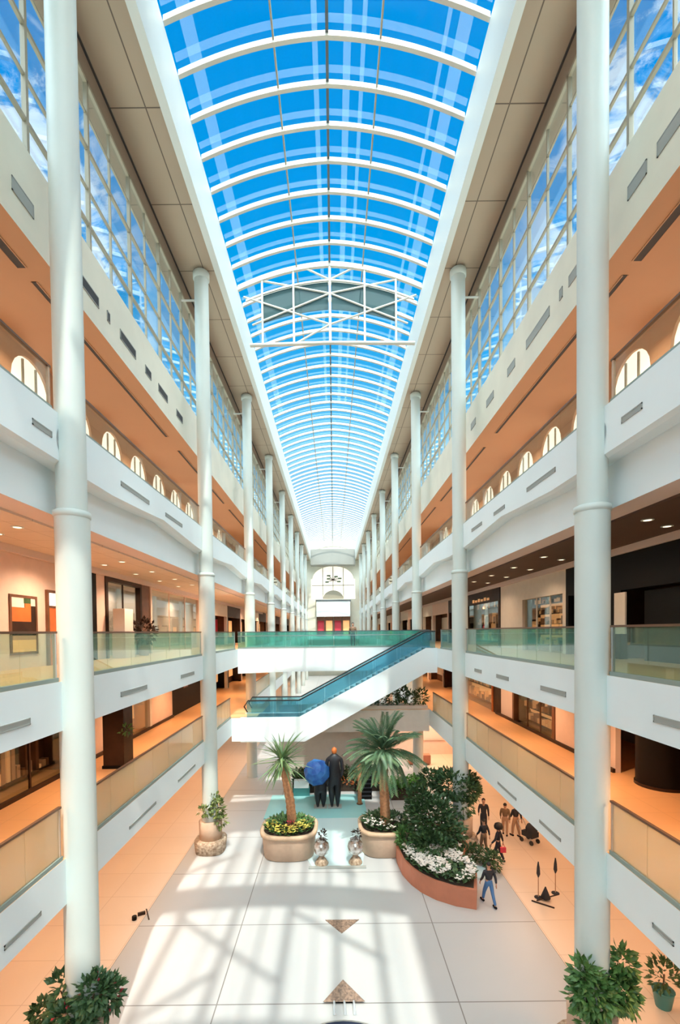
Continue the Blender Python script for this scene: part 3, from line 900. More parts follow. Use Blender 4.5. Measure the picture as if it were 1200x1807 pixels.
# -- right, first gallery
wseg(1, 'right', Y0, 12.6, L1T, L2B, M_BEIGE)
wseg(1, 'right', 12.6, 17.3, L1T, L2B, M_ORANGE, x=13.0)
t = thing('round_kiosk', 'thick black round pillar in the recess of the right first gallery', 'pillar', (11.25, 15.9, L1T))
MB().lathe([(.78, .1), (.78, L2B - L1T)], 0, 0, 28).build('drum', M_BLACK, t)
MB().lathe([(.82, 0), (.82, .1)], 0, 0, 28).build('plinth', M_DBROWN, t)
wseg(1, 'right', 17.3, 19.4, L1T, L2B, M_LIP)
wseg(1, 'right', 19.4, 22.0, L1T, L2B, M_PINK)
shop(1, 22.0, 27.2, L1T, L2B, 'warm lit shop with golden hanging goods on the right first gallery', M_BROWN, M_DBROWN, opening=2.7, shelves=4, depth=.9, lit=M_GOLDL, fw=.25, mull=2)
wseg(1, 'right', 27.2, 29.2, L1T, L2B, M_LIP)
wseg(1, 'right', 29.2, 30.6, L1T, L2B, M_DBROWN)
shop(1, 30.6, 38.5, L1T, L2B, 'orange lit shop beyond the dark pier on the right first gallery', M_ORANGE, M_ORANGE, opening=2.6, shelves=3, depth=.9, lit=M_GOLDL)
b = MB(); b.box(XB - .1, XB, 17.3, 30, L1T, L1T + .15); struct('baseboard_right', b, [M_DBROWN])
b = MB(); b.box(-XB, -XB + .1, 13, 30, L1T, L1T + .15); struct('baseboard_left', b, [M_DBROWN])

# -- far shops on both galleries
for s, sn in SIDES:
    for zt, zb, ln in ((L2T, L3B, 'second'), (L1T, L2B, 'first')):
        y = 38.5 if (zt == L1T or s < 0) else 37.0
        if zt == L2T and s < 0: wseg(-1, 'left', 36.5, 38.5, zt, zb, M_DBROWN)
        i = 0
        while y < 108:
            wl = R.uniform(5, 7.5)
            kind = R.randrange(3)
            fm = (M_BEIGE, M_DBROWN, M_PINK)[(i + (s > 0)) % 3]
            bm_ = (M_DBROWN, M_BLACK, M_BROWN)[(i + kind) % 3]
            shop(s, y, y + wl, zt, zb, 'shopfront far along the %s %s gallery, %s beyond the escalator' % (sn, ln, ORD[min(i, 11)]), fm, bm_, opening=2.7, depth=.9, glass_on=False,
                 lit=(M_GOLDL if (i + kind) % 2 else (M_CLR if i % 3 == 0 else M_BEIGE)), fw=.4)
            y += wl
            i += 1
            if i > 11: break

# -- top gallery: tan piers between arched bright windows
for s, sn in SIDES:
    wseg(s, sn, Y0, 9.0, L3T, BB, M_TAN)
    y = 9.0; i = 0
    while y < 100 and i < 30:
        W_ = 3.0
        pier = .9
        b = MB()
        ar = [(0, 0)]
        # wall bay with arched opening as one mesh: spandrel polygon
        z0, z1 = L3T, BB
        op = []
        k = 10
        for j in range(k + 1):
            a = PI * j / k
            op.append((pier / 2 + (W_ - pier) / 2 * (1 - math.cos(a)), z0 + 3.35 + 1.0 * math.sin(a)))
        poly = [(0, z0), (pier / 2, z0)] + op + [(W_ - pier / 2, z0), (W_, z0), (W_, z1), (0, z1)]
        b.xprism([(y + p[0], p[1]) for p in poly], s * XB, s * (XB + .2))
        struct('wall_%s.002' % sn, b, [M_TAN])
        if i < 12:
            t = thing('arched_window', 'bright arched shop window at the back of the %s top gallery, %s from the viewer' % (sn, ORD[i]), 'shop window', (s * (XB + .12), y + W_ / 2, L3T), group='arched windows of the top gallery')
            MB().box(-.02, .02, -(W_ - pier) / 2 - .1, (W_ - pier) / 2 + .1, 0, 4.42).build('lit_pane', M_WLIT, t)
            b = MB()
            for q in (-.35, .35): b.box(-s * .08, -s * .02, q - .03, q + .03, 0, 4.2)
            b.box(-s * .08, -s * .02, -(W_ - pier) / 2, (W_ - pier) / 2, 2.85, 2.93); b.build('window_bar', M_MULL, t)
        y += W_; i += 1
    lampy = 6.0
    while lampy < 100:
        lamp(s * 9.2, lampy, BB - .2, 160, WARM2); lampy += 9

# ------------------------------------------------------------------ bridge at second gallery
BRY0, BRY1 = 31.6, 35.1
t = thing('footbridge', 'white arched footbridge with teal glass sides crossing at the second gallery', 'bridge', (0, 0, 0))
b = MB()
n = 20
vs = []
for i in range(n + 1):
    x = -XF + 2 * XF * i / n
    u = x / XF
    zb = L2T - 1.55 - .12 * u * u
    vs += [(x, BRY0, L2T + .02), (x, BRY0, zb), (x, BRY1, zb), (x, BRY1, L2T + .02)]
fs = []
for i in range(n):
    for k in range(4):
        k2 = (k + 1) % 4
        fs.append((i * 4 + k, i * 4 + k2, (i + 1) * 4 + k2, (i + 1) * 4 + k))
b.add(vs, fs); b.build('deck', M_WHITE, t)
for yy in (BRY0 + .08, BRY1 - .08):
    gm = None
    for i in range(8):
        w_ = 2 * XF / 8
        if gm is None: g = MB(); g.box(-w_ / 2 + .012, w_ / 2 - .012, -.01, .01, .12, 1.13); gm = g.mesh('glass_panel', [M_TEAL])
        o = bpy.data.objects.new('glass_panel', gm); C.objects.link(o); o.parent = t; o.location = (-XF + w_ * (i + .5), yy, L2T)
    MB().box(-XF, XF, yy - .04, yy + .04, L2T + 1.13, L2T + 1.19).build('handrail', M_DARKMULL, t)
    MB().box(-XF, XF, yy - .05, yy + .05, L2T + .02, L2T + .12).build('base_channel', M_SHOE, t)
    MB().box(-XF, XF, yy - .03, yy + .03, L2T + .86, L2T + .9).build('mid_rail', M_STEEL, t)

# ------------------------------------------------------------------ escalator
EY0, EY1 = 29.4, 31.2
EXA, EXB = -2.25, 5.85         # incline ends (front face)
t = thing('escalator', 'escalator with white side panels and teal glass rising to the right across the hall', 'escalator', (0, 0, 0))
SL = (L2T - L1T) / (EXB - EXA)
def side_poly(z0, z1):
    return [(-6.0, L1T + z0), (EXA + .35, L1T + z0), (EXB, L2T + z0 - 0.0), (XF, L2T + z0), (XF, L2T + z1), (EXB, L2T + z1), (EXA, L1T + z1), (-6.0, L1T + z1)]
for yy in (EY0, EY1 - .18):
    b = MB(); b.yprism(side_poly(-1.55, .02), yy, yy + .18); b.build('side_panel', M_WHITE, t)
b = MB(); b.yprism(side_poly(-1.45, -.95), EY0 + .18, EY1 - .18); b.build('underside', M_WHITE, t)
b = MB()
ns = 22
for i in range(ns):
    x = EXA + (EXB - EXA) * i / ns
    z = L1T + (L2T - L1T) * i / ns
    b.box(x, x + (EXB - EXA) / ns, EY0 + .25, EY1 - .25, z - .6, z + .02)
b.box(-5.0, EXA, EY0 + .25, EY1 - .25, L1T - .3, L1T + .01); b.box(EXB, XF, EY0 + .25, EY1 - .25, L2T - .3, L2T + .01)
b.build('steps', M_STEP, t)
for yy in (EY0 + .09, EY1 - .09):
    gx = [(-5.6, L1T), (EXA, L1T), (EXB, L2T), (XF - .3, L2T)]
    b = MB()
    up = 1.05
    segs = [(-5.6, -3.9, L1T, L1T), (-3.9, EXA, L1T, L1T)]
    for i in range(5):
        u0, u1 = i / 5, (i + 1) / 5
        segs.append((EXA + (EXB - EXA) * u0, EXA + (EXB - EXA) * u1, L1T + (L2T - L1T) * u0, L1T + (L2T - L1T) * u1))
    segs.append((EXB, XF - .1, L2T, L2T))
    for x0, x1, za, zb in segs:
        b = MB(); b.yprism([(x0 + .01, za + .02), (x1 - .01, zb + .02), (x1 - .01, zb + up), (x0 + .01, za + up)], yy - .01, yy + .01); b.build('glass_panel', M_BLUEG, t)
    b = MB(); b.tube([(-5.55, yy, L1T + .35), (-5.75, yy, L1T + .7), (-5.5, yy, L1T + up + .03), (EXA, yy, L1T + up + .03), (EXB, yy, L2T + up + .03), (XF - .1, yy, L2T + up + .03)], .045, 8); b.build('handrail', M_RUBBER, t)
# landing deck of the first gallery reaching the escalator foot
b = MB(); b.box(-XF, -4.9, EY0 - .02, EY1 + 4, L1T - 1.5, L1T, 0, top=1); struct('floor_landing', b, [M_WHITE, M_GFLOOR])

# ------------------------------------------------------------------ planted cross deck behind the escalator
b = MB(); b.box(-2.0, XF, 32.0, 35.1, 4.15, L1T - .05, 0, top=1); struct('floor_cross', b, [M_BEIGE, M_GFLOOR])
t = thing('long_planter', 'long planter of dark shrubs on the beige cross deck behind the escalator', 'planter', (4.4, 32.9, L1T - .05))
MB().box(-2.6, 2.1, -.6, .6, 0, .25).build('trough', M_BEIGE, t)
bb = MB()
for i in range(7): blob_foliage(-2.2 + i * .65, 0, .75 + .25 * math.sin(i * 2.1), .5, .5, .6, 160, .3, .13, 0, bb)
bb.build('foliage', M_LEAFD, t)
bb = MB(); blob_foliage(-1.6, -.3, 1.1, .9, .3, .35, 60, .14, .12, 0, bb); bb.build('blossoms', M_FLO, t)
b = MB(); b.box(-4.2, 2.6, 35.1, 35.4, 0, 5.6); struct('wall_cross', b, [M_BEIGE])
b = MB(); b.box(2.6, 11.6, 41.5, 41.8, 0, 4.57); struct('wall_cross.001', b, [M_PINK])
t = thing('stone_bench', 'brown block bench before the peach lit wall under the cross deck', 'bench', (7.0, 38.5, 0))
MB().box(-.9, .9, -.35, .35, .1, .8).build('seat', M_TERRA, t)
MB().box(-.8, .8, -.28, .28, 0, .1).build('plinth', M_BROWN, t)
t = thing('wall_panel_display', 'pale lit panel on the peach wall under the cross deck', 'display panel', (8.6, 41.4, 1.4))
MB().box(-1.1, 1.1, -.05, .05, 0, 1.9).build('panel_face', M_LIP, t)
MB().box(-1.2, 1.2, -.02, .08, -.1, 2.0).build('backing', M_BEIGE, t)
for x in (4.5, 8.5): lamp(x, 39.0, 4.3, 260, WARM2)

# ------------------------------------------------------------------ water feature
b = MB()
b.prism([(-4.3, 27.4), (1.9, 27.4), (1.9, 31.4), (-4.3, 31.4)], .0, .03, 0)
t = thing('reflecting_pool', 'shallow turquoise pool with a pale channel running between the two palm planters', 'pool', (0, 0, 0))
b.build('back_water', M_WATER, t)
MB().prism([(-1.15, 21.7), (1.25, 21.7), (1.9, 27.4), (-3.2, 27.4)], 0, .025).build('channel_water', M_POOLIN, t)
b = MB(); b.box(-1.3, 1.4, 21.5, 21.7, 0, .06); b.build('curb', M_GRILLE, t)

# ------------------------------------------------------------------ palms in big pots
def big_pot(loc, label, k=1.0):
    t = thing('round_planter', label, 'planter', loc)
    MB().lathe([(1.18 * k, 0), (1.25 * k, .05), (1.34 * k, 1.02), (1.34 * k, 1.08)], 0, 0, 40, power=3.2).build('pot', M_POT, t)
    MB().lathe([(1.30 * k, 1.06), (1.42 * k, 1.10), (1.44 * k, 1.26), (1.38 * k, 1.30), (1.25 * k, 1.30), (1.25 * k, 1.2)], 0, 0, 40, power=3.2).build('rim', M_POTRIM, t)
    MB().lathe([(1.27 * k, 1.1), (1.27 * k, 1.22), (.1, 1.26)], 0, 0, 40, power=3.2).build('soil', M_SOIL, t)
    return t
def underplant(t, x, y, z, rx, ry, m, fl, nleaf=420, nfl=130, name='bedding_plants', label='', rz=.38):
    u = thing(name, label, 'plants', (x, y, z))
    bb = MB()
    for i in range(nleaf):
        a = R.uniform(0, 2 * PI); r = math.sqrt(R.random()); zz = rz * (1 - r * r * .6) * R.random()
        p = Vector((math.cos(a) * r * rx, math.sin(a) * r * ry, zz))
        bb.leaf(p, Vector((math.cos(a) * .6 + R.uniform(-.5, .5), math.sin(a) * .6 + R.uniform(-.5, .5), R.uniform(.2, .9))), Vector((0, 0, 1)), R.uniform(.18, .34), R.uniform(.1, .17), 0)
    bb.build('foliage', m, u)
    bb = MB()
    for i in range(nfl):
        a, r = fl[1](i)
        p = Vector((math.cos(a) * r * rx, math.sin(a) * r * ry, rz * (1 - r * r * .55) * R.uniform(.8, 1.15)))
        for q in range(3):
            an = R.uniform(0, 6.28)
            bb.leaf(p, Vector((math.cos(an), math.sin(an), .5)), Vector((0, 0, 1)), .11, .1, 0)
    bb.build('blossoms', fl[0], u)
    return u
big_pot((-2.35, 23.4, 0), 'square-rounded tan stone planter under the smaller spiky palm', 1.0)
big_pot((2.50, 23.6, 0), 'square-rounded tan stone planter under the larger feathery palm', .95)
front = lambda i: (R.uniform(PI * 1.0, PI * 2.0), R.uniform(.55, 1.0))
anyw = lambda i: (R.uniform(0, PI * 2), math.sqrt(R.random()))
underplant(None, -2.35, 23.4, 1.24, 1.15, 1.15, M_LEAF, (M_FLY, front), 480, 150, label='yellow-flowered bedding around the smaller palm trunk')
underplant(None, 2.5, 23.6, 1.24, 1.1, 1.1, M_LEAFD, (M_FLW, front), 480, 70, label='dark leafy bedding around the larger palm trunk', rz=.5)
t = thing('red_flower_clump', 'small clump of red flowers at the foot of the smaller palm', 'flowers', (-2.2, 22.85, 1.3))
blob_foliage(0, 0, .25, .22, .2, .16, 60, .12, .09, 0).build('blossoms', M_FLR, t)
blob_foliage(0, 0, .1, .2, .2, .12, 30, .16, .08, 0).build('foliage', M_LEAF, t)

def trunk(pts, r0, r1, parent):
    P = [Vector(p) for p in pts]
    n = 26
    out = []; rad = []
    for i in range(n + 1):
        u = i / n * (len(P) - 1); k = min(int(u), len(P) - 2); f = u - k
        out.append(P[k].lerp(P[k + 1], f)); rad.append((r0 + (r1 - r0) * i / n) * (1.06 if i % 2 else .95))
    b = MB(); b.tube(out, rad, 14); return b.build('trunk', M_TRUNK, parent)
def frond_mesh(L, droop, nl, ll, lw, feather=True, m=M_FROND):
    b = MB()
    pts = []
    for i in range(13):
        u = i / 12
        pts.append(Vector((L * u * (1 - .12 * droop * u), 0, L * (.25 * u - droop * .55 * u * u))))
    b.tube(pts, [.022 * (1 - .8 * i / 12) for i in range(13)], 5)
    if feather:
        for i in range(nl):
            u = .14 + .86 * i / (nl - 1)
            k = min(int(u * 12), 11); f = u * 12 - k
            p = pts[k].lerp(pts[k + 1], f); tg = (pts[k + 1] - pts[k]).normalized()
            for sd in (-1, 1):
                d = tg * .8 + Vector((0, sd * 1.0, -.25))
                b.leaf(p, d, Vector((0, 0, 1)), ll * (1 - .65 * abs(u - .4)), lw)
    return b.mesh('frond', [m])
def blade_mesh(L, w, droop):
    b = MB()
    n = 6
    vs = []
    for i in range(n + 1):
        u = i / n
        x = L * u * (1 - .08 * droop * u); z = -droop * .45 * L * u * u
        ww = w * (1 - u) ** .6 if i < n else .002
        vs += [(x, -ww, z + ww * .4), (x, 0, z), (x, ww, z + ww * .4)]
    for i in range(n):
        o = i * 3
        b.add([vs[o], vs[o + 1], vs[o + 2], vs[o + 3], vs[o + 4], vs[o + 5]], [(0, 1, 4, 3), (1, 2, 5, 4)])
    return b.mesh('frond', [M_FRONDL])
# smaller spiky palm
t = thing('palm_tree', 'smaller spiky palm with a curved trunk in the tan planter, beside the near white column', 'palm tree', (-2.3, 23.4, 1.2))
trunk([(.1, 0, 0), (.0, 0, 1.3), (-.2, 0, 2.5), (-.38, 0, 3.3)], .24, .19, t)
t['label'] = 'smaller spiky palm with a leaning trunk in the tan planter left of the channel'
bm1 = [blade_mesh(1.7, .075, .3), blade_mesh(1.5, .075, .8), blade_mesh(1.65, .07, .1)]
for i in range(96):
    a = R.uniform(0, 2 * PI); el = math.asin(R.uniform(-.75, 1.0))
    o = bpy.data.objects.new('frond', R.choice(bm1)); C.objects.link(o); o.parent = t
    o.location = (-.40, 0, 3.4 + R.uniform(-.15, .2)); o.rotation_euler = Euler((R.uniform(-.3, .3), -el, a)); o.scale = (R.uniform(.75, 1.1),) * 3
t = thing('palm_tree', 'larger feathery palm with a straight trunk in the tan planter right of the channel', 'palm tree', (2.5, 23.6, 1.2))
trunk([(.05, 0, 0), (0, 0, 1.6), (-.05, 0, 3.5)], .26, .22, t)
fm = [frond_mesh(2.3, .9, 26, .48, .055), frond_mesh(2.1, 1.3, 24, .44, .055), frond_mesh(2.2, .5, 26, .46, .055)]
for i in range(64):
    a = i * 2.39996; el = 1.35 - 1.95 * (i / 63)
    o = bpy.data.objects.new('frond', fm[i % 3]); C.objects.link(o); o.parent = t
    o.location = (-.05, 0, 3.55 + .3 * (1 - i / 63)); o.rotation_euler = Euler((R.uniform(-.2, .2), -el, a)); o.scale = (R.uniform(.85, 1.05),) * 3

# ------------------------------------------------------------------ terracotta bed with shrubs
bed = [(5.55, 18.2), (6.0, 19.6), (5.6, 20.7), (6.4, 22.4), (6.0, 24.2), (4.6, 25.2), (3.4, 24.8), (2.95, 23.2), (2.9, 22.0), (3.0, 20.9), (3.25, 20.1), (3.6, 19.45), (4.1, 18.9), (4.8, 18.45)]
t = thing('curved_planter', 'low leaf-shaped terracotta planter bed with white flowers and shrubs', 'planter', (0, 0, 0))
MB().prism(bed, 0, .78, 0).build('wall_ring', M_TERRA, t)
cxb, cyb = 4.5, 21.6
ins = [(cxb + (x - cxb) * .94, cyb + (y - cyb) * .95) for x, y in bed]
MB().prism(ins, .70, .80, 0).build('soil', M_SOIL, t)
t = thing('white_flower_bed', 'mass of white flowers with dark leaves at the tip of the terracotta bed', 'flowers', (0, 0, .8))
def in_poly(x, y, P):
    c = False
    for i in range(len(P)):
        x0, y0 = P[i]; x1, y1 = P[i - 1]
        if (y0 > y) != (y1 > y) and x < (x1 - x0) * (y - y0) / (y1 - y0) + x0: c = not c
    return c
bl, bf = MB(), MB()
cnt = 0
while cnt < 700:
    x, y = R.uniform(2.9, 6.2), R.uniform(18.3, 21.6)
    if not in_poly(x, y, ins): continue
    cnt += 1
    bl.leaf(Vector((x, y, R.uniform(0, .25))), Vector((R.uniform(-1, 1), R.uniform(-1, 1), R.uniform(.2, 1))), Vector((0, 0, 1)), .28, .14)
    if noise.noise(Vector((x * 1.3, y * 1.3, 2))) > -.12 and R.random() < .75:
        for q in range(4):
            an = R.uniform(0, 6.28)
            bf.leaf(Vector((x + R.uniform(-.06, .06), y + R.uniform(-.06, .06), R.uniform(.24, .36))), Vector((math.cos(an), math.sin(an), .4)), Vector((0, 0, 1)), .12, .11)
bl.build('foliage', M_LEAFD, t); bf.build('blossoms', M_FLW, t)
def shrub(loc, blobs, stems, label, m, L=.26, W=.15, name='leafy_shrub', flowers=None):
    t = thing(name, label, 'shrub', loc)
    bb = MB()
    for (x, y, z, rx, ry, rz, n) in blobs: blob_foliage(x, y, z, rx, ry, rz, n, L, W, 0, bb)
    bb.build('foliage', m, t)
    b = MB()
    for p in stems: b.tube(p, [.05] + [.03] * (len(p) - 1), 6)
    b.build('stem', M_STEM, t)
    if flowers:
        bb = MB()
        for (x, y, z, rx, ry, rz, n) in blobs: blob_foliage(x, y, z, rx * 1.03, ry * 1.03, rz * 1.03, n // 16, .13, .12, 0, bb)
        bb.build('blossoms', flowers, t)
    return t
shrub((4.9, 22.4, .8), [(-.35, 0, 1.3, 1.2, 1.0, 1.05, 1300), (.1, -.3, .7, 1.2, 1.0, .7, 800), (-.85, .2, 2.1, .6, .6, .6, 350)], [[(0, 0, 0), (-.2, 0, 1.4)], [(0, 0, 0), (.3, -.1, 1.3)], [(0, 0, 0), (-.6, .1, 2.2)]], 'large dark green shrub filling the middle of the terracotta bed', M_LEAFD, flowers=M_FLW)
shrub((5.7, 23.6, .8), [(.4, 0, 2.45, 1.25, 1.0, .75, 1100), (-.9, .2, 2.75, .5, .5, .4, 220), (1.1, 0, 2.1, .6, .6, .5, 300)], [[(0, 0, 0), (.05, 0, 1.4), (.1, 0, 2.5)], [(0, 0, 0), (-.3, .1, 1.6), (-.5, .1, 2.8)]], 'tree-like dark shrub rising behind the big one in the terracotta bed', M_LEAFD)
shrub((4.4, 21.3, .8), [(0, 0, .45, .95, .75, .5, 600)], [[(0, 0, 0), (0, 0, .4)]], 'low dark shrub between the white flowers and the large shrub', M_LEAFD)
shrub((3.3, 22.2, .8), [(0, 0, .35, .35, .8, .4, 300)], [[(0, 0, 0), (0, 0, .35)]], 'bright green low shrub at the channel edge of the terracotta bed', M_LEAF)
# curved low hedge with pale pool inside
t = thing('curved_hedge', 'low dark curved hedge arching over a pale basin beside the terracotta bed', 'hedge', (0, 0, 0))
bb = MB()
for i in range(12):
    a = PI * (.95 - .95 * i / 11)
    blob_foliage(6.3 + .95 * math.cos(a), 21.0 + 1.0 * math.sin(a), .45, .32, .32, .45, 80, .2, .1, 0, bb)
bb.build('foliage', M_LEAFD, t)
b = MB(); b.prism([(6.3 + .62 * math.cos(2 * PI * i / 20), 21.0 + .6 * math.sin(2 * PI * i / 20)) for i in range(20)], 0, .1); b.build('basin', M_POOLIN, t)

# hedges and props behind the pool
def hedge(x0, x1, y0, y1, h, label, m, n=900, fl=None):
    t = thing('box_hedge', label, 'hedge', ((x0 + x1) / 2, (y0 + y1) / 2, 0))
    lx, ly = (x1 - x0) / 2, (y1 - y0) / 2
    bb = MB()
    for i in range(n):
        p = Vector((R.uniform(-lx, lx), R.uniform(-ly, ly), h * R.random() ** .5))
        bb.leaf(p, Vector((R.uniform(-1, 1), R.uniform(-1.2, .4), R.uniform(-.1, 1))), Vector((0, 0, 1)), .26, .15)
    bb.build('foliage', m, t)
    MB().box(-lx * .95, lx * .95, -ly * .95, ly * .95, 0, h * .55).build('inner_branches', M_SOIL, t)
    if fl:
        bb = MB()
        for i in range(120):
            bb.leaf(Vector((R.uniform(-lx, lx), -ly - .02, h * R.uniform(.3, 1))), Vector((R.uniform(-1, 1), -.6, R.random())), Vector((0, -1, 0)), .15, .14)
        bb.build('blossoms', fl, t)
hedge(3.6, 6.0, 30.2, 31.6, 1.3, 'bright green clipped hedge behind the larger palm', M_HEDGE)
hedge(-3.0, -1.2, 31.8, 33.4, 1.3, 'dark hedge behind the turquoise pool beside the smaller palm', M_LEAFD)
hedge(.3, 3.2, 32.0, 33.6, 1.4, 'dark hedge with orange flowers behind the pool and the tall figures', M_LEAFD, fl=M_FLO)
t = thing('pool_kiosk', 'small white and teal cabinet standing beside the dark hedge at the pool', 'cabinet', (-2.3, 31.4, 0))
MB().box(-.55, .55, -.25, .25, 0, .55).build('body', M_TEALD, t); MB().box(-.5, .5, -.2, .2, .55, 1.05).build('white_top', M_WHITE, t)
t = thing('dark_tower', 'tall black slatted tower behind the larger palm trunk', 'display tower', (1.95, 30.8, 0))
MB().box(-.45, .45, -.35, .35, 0, 2.4).build('body', M_BLACK, t)
b = MB()
for i in range(8): b.box(-.47, .47, -.38, -.35, .2 + i * .27, .28 + i * .27)
b.build('slats', M_CLD, t)
t = thing('wooden_post', 'slim brown post beside the tall black tower by the pool', 'post', (1.55, 29.6, 0))
MB().tube([(0, 0, 0), (0, 0, 2.7)], .13, 10).build('shaft', M_TRUNK, t); MB().lathe([(.2, 0), (.2, .08)], 0, 0, 12).build('foot', M_BROWN, t)

# ------------------------------------------------------------------ figures
def skin_mesh(name, verts, edges, radii, m, root=0, levels=1):
    me = bpy.data.meshes.new(name)
    me.from_pydata([tuple(v) for v in verts], edges, [])
    o = bpy.data.objects.new(name, me); C.objects.link(o)
    sk = o.modifiers.new('skin', 'SKIN'); sk.use_smooth_shade = True
    for i, v in enumerate(me.skin_vertices[0].data):
        r = radii[i]; v.radius = r if isinstance(r, tuple) else (r, r); v.use_root = (i == root)
    ss = o.modifiers.new('sub', 'SUBSURF'); ss.levels = levels; ss.render_levels = levels
    bpy.context.view_layer.update()
    dg = bpy.context.evaluated_depsgraph_get()
    nm = bpy.data.meshes.new_from_object(o.evaluated_get(dg))
    o.modifiers.clear()
    o.data = nm
    nm.materials.clear(); nm.materials.append(m)
    for p in nm.polygons: p.use_smooth = True
    bpy.data.meshes.remove(me)
    return o
def person(loc, rz, label, top, bottom, hair=M_HAIR, stride=.28, arms=(.25, -.25), skin=M_SKIN, h=1.72, coat=False, big_hair=False, shoes=M_BLACK):
    """faces +y in its own frame"""
    t = thing('person', label, 'person', loc, rz)
    k = h / 1.72
    V = []; E = []; Rr = []
    def add(p, r, par=None):
        V.append((p[0] * k, p[1] * k, p[2] * k)); Rr.append(r * k if not isinstance(r, tuple) else (r[0] * k, r[1] * k))
        if par is not None: E.append((par, len(V) - 1))
        return len(V) - 1
    pel = add((0, 0, .93), (.14, .10)); wst = add((0, .005, 1.08), (.125, .09), pel); chs = add((0, .0, 1.28), (.15, .10), wst); nk0 = add((0, -.005, 1.42), (.07, .06), chs)
    nk = add((0, .01, 1.49), .052, nk0); hd = add((0, .025, 1.57), (.072, .085), nk); cr = add((0, .015, 1.66), (.07, .085), hd); add((0, .01, 1.72), (.035, .045), cr)
    add((0, .115, 1.575), .014, hd)       # nose
    for e in (-1, 1): add((e * .082, .01, 1.585), (.012, .02), hd)   # ears
    J = {}
    for e, st, am in ((-1, stride, arms[0]), (1, -stride, arms[1])):
        hip = add((e * .09, 0, .86), .085, pel); kn = add((e * .10, st * .55 + .03, .48), .058, hip); an = add((e * .10, st - (.05 if st < 0 else 0), .09), .038, kn)
        toe = add((e * .11, st + .13 - (.05 if st < 0 else 0), .035), .032, an)
        sh = add((e * .185, 0, 1.385), .058, chs); el = add((e * .235, am * .35 - .02, 1.11), .042, sh); wr = add((e * .235, am * .8 + .04, .87), .028, el)
        pm = add((e * .235, am * .9 + .05, .80), (.036, .018), wr)
        for q in range(4):
            f0 = add((e * .235, am * .9 + .025 + q * .018, .755), .0085, pm); add((e * .225, am * .92 + .03 + q * .018, .715 - (.006 if q in (1, 2) else -.008)), .0075, f0)
        th = add((e * .225, am * .9 + .095, .80), .009, pm); add((e * .222, am * .92 + .11, .765), .008, th)
        J[e] = (hip, kn, an, toe, sh, el, wr)
    skin_mesh('body', V, E, Rr, skin).parent = t
    g = lambda i, d=(0, 0, 0): (V[i][0] + d[0], V[i][1] + d[1], V[i][2] + d[2])
    # trousers
    tv = [g(pel, (0, 0, .03))]; te = []; tr = [(.155 * k, .115 * k)]
    tv.append(g(wst)); te.append((0, 1)); tr.append((.135 * k, .1 * k))
    for e in (-1, 1):
        hip, kn, an = J[e][:3]
        o = len(tv); tv += [g(hip), g(kn), g(an, (0, 0, .02))]; te += [(0, o), (o, o + 1), (o + 1, o + 2)]; tr += [.1 * k, .075 * k, .058 * k]
    skin_mesh('trousers', tv, te, tr, bottom).parent = t
    tv = [g(wst, (0, 0, -.1)), g(chs), g(nk0, (0, 0, -.02))]; te = [(0, 1), (1, 2)]; tr = [(.155 * k, .12 * k), (.168 * k, .12 * k), (.085 * k, .075 * k)]
    if coat:
        tv.append((0, -.02, .62 * k)); te.append((0, 3)); tr.append((.19 * k, .17 * k))
    for e in (-1, 1):
        sh, el, wr = J[e][4:7]
        o = len(tv); tv += [g(sh), g(el), g(wr, (0, 0, .03))]; te += [(1, o), (o, o + 1), (o + 1, o + 2)]; tr += [.075 * k, .058 * k, .042 * k]
    skin_mesh('jacket', tv, te, tr, top).parent = t
    b = MB()
    r = .21 if big_hair else .098
    prof = [(r * .35 * k, (1.52 if big_hair else 1.60) * k), (r * .9 * k, (1.57 if big_hair else 1.63) * k), (r * k, 1.66 * k), (r * .8 * k, (1.78 if big_hair else 1.72) * k), (r * .3 * k, (1.84 if big_hair else 1.755) * k)]
    b.lathe(prof, 0, -.02 * k, 16); b.build('hair', hair, t)
    for e in (-1, 1):
        an, toe = J[e][2:4]
        b = MB(); a, c = Vector(V[an]), Vector(V[toe])
        b.tube([a + Vector((0, -.06 * k, -.035 * k)), a + Vector((0, .03, -.035 * k)), c + Vector((0, .05 * k, .01))], [.045 * k, .05 * k, .035 * k], 8); b.build('shoe', shoes, t)
    return t
person((6.15, 18.55, 0), .2, 'person in a dark top and blue jeans walking beside the terracotta planter tip', M_CLD, M_CLB)
person((7.75, 22.0, 0), 1.0, 'person in black with very full dark hair walking beyond the curved hedge', M_CLD, M_CLD, big_hair=True, stride=.18, h=1.78)
person((7.35, 22.9, 0), .5, 'person in dark clothes half hidden behind the one with full hair', M_CLD, M_CLBR, stride=.1, h=1.7)
t = thing('handbag', 'small red bag held by the person with full dark hair', 'bag', (7.86, 21.66, .62))
MB().box(-.13, .13, -.05, .05, 0, .24).build('body', M_CLR, t); MB().tube([(-.08, 0, .24), (-.05, 0, .36), (.05, 0, .36), (.08, 0, .24)], .012, 6).build('strap', M_CLR, t)
person((8.15, 25.4, 0), 2.9, 'person in black standing on the peach floor nearest the first gallery edge by the shrubs', M_CLD, M_CLD, stride=.08, h=1.8, coat=True)
person((9.15, 24.9, 0), -.4, 'thin person in brown standing beneath the right first gallery, the one nearer the shrubs', M_CLBR, M_CLO, stride=.1, h=1.72)
person((9.65, 24.7, 0), .4, 'thin person in dark clothes beneath the right first gallery, beside the pushchair', M_CLD, M_CLO, stride=.12, h=1.8)
t = thing('pushchair', 'dark pushchair beside two thin standing people under the right first gallery', 'pushchair', (10.1, 24.0, 0), .5)
MB().box(-.26, .26, -.35, .3, .35, .6).build('seat', M_CLD, t)
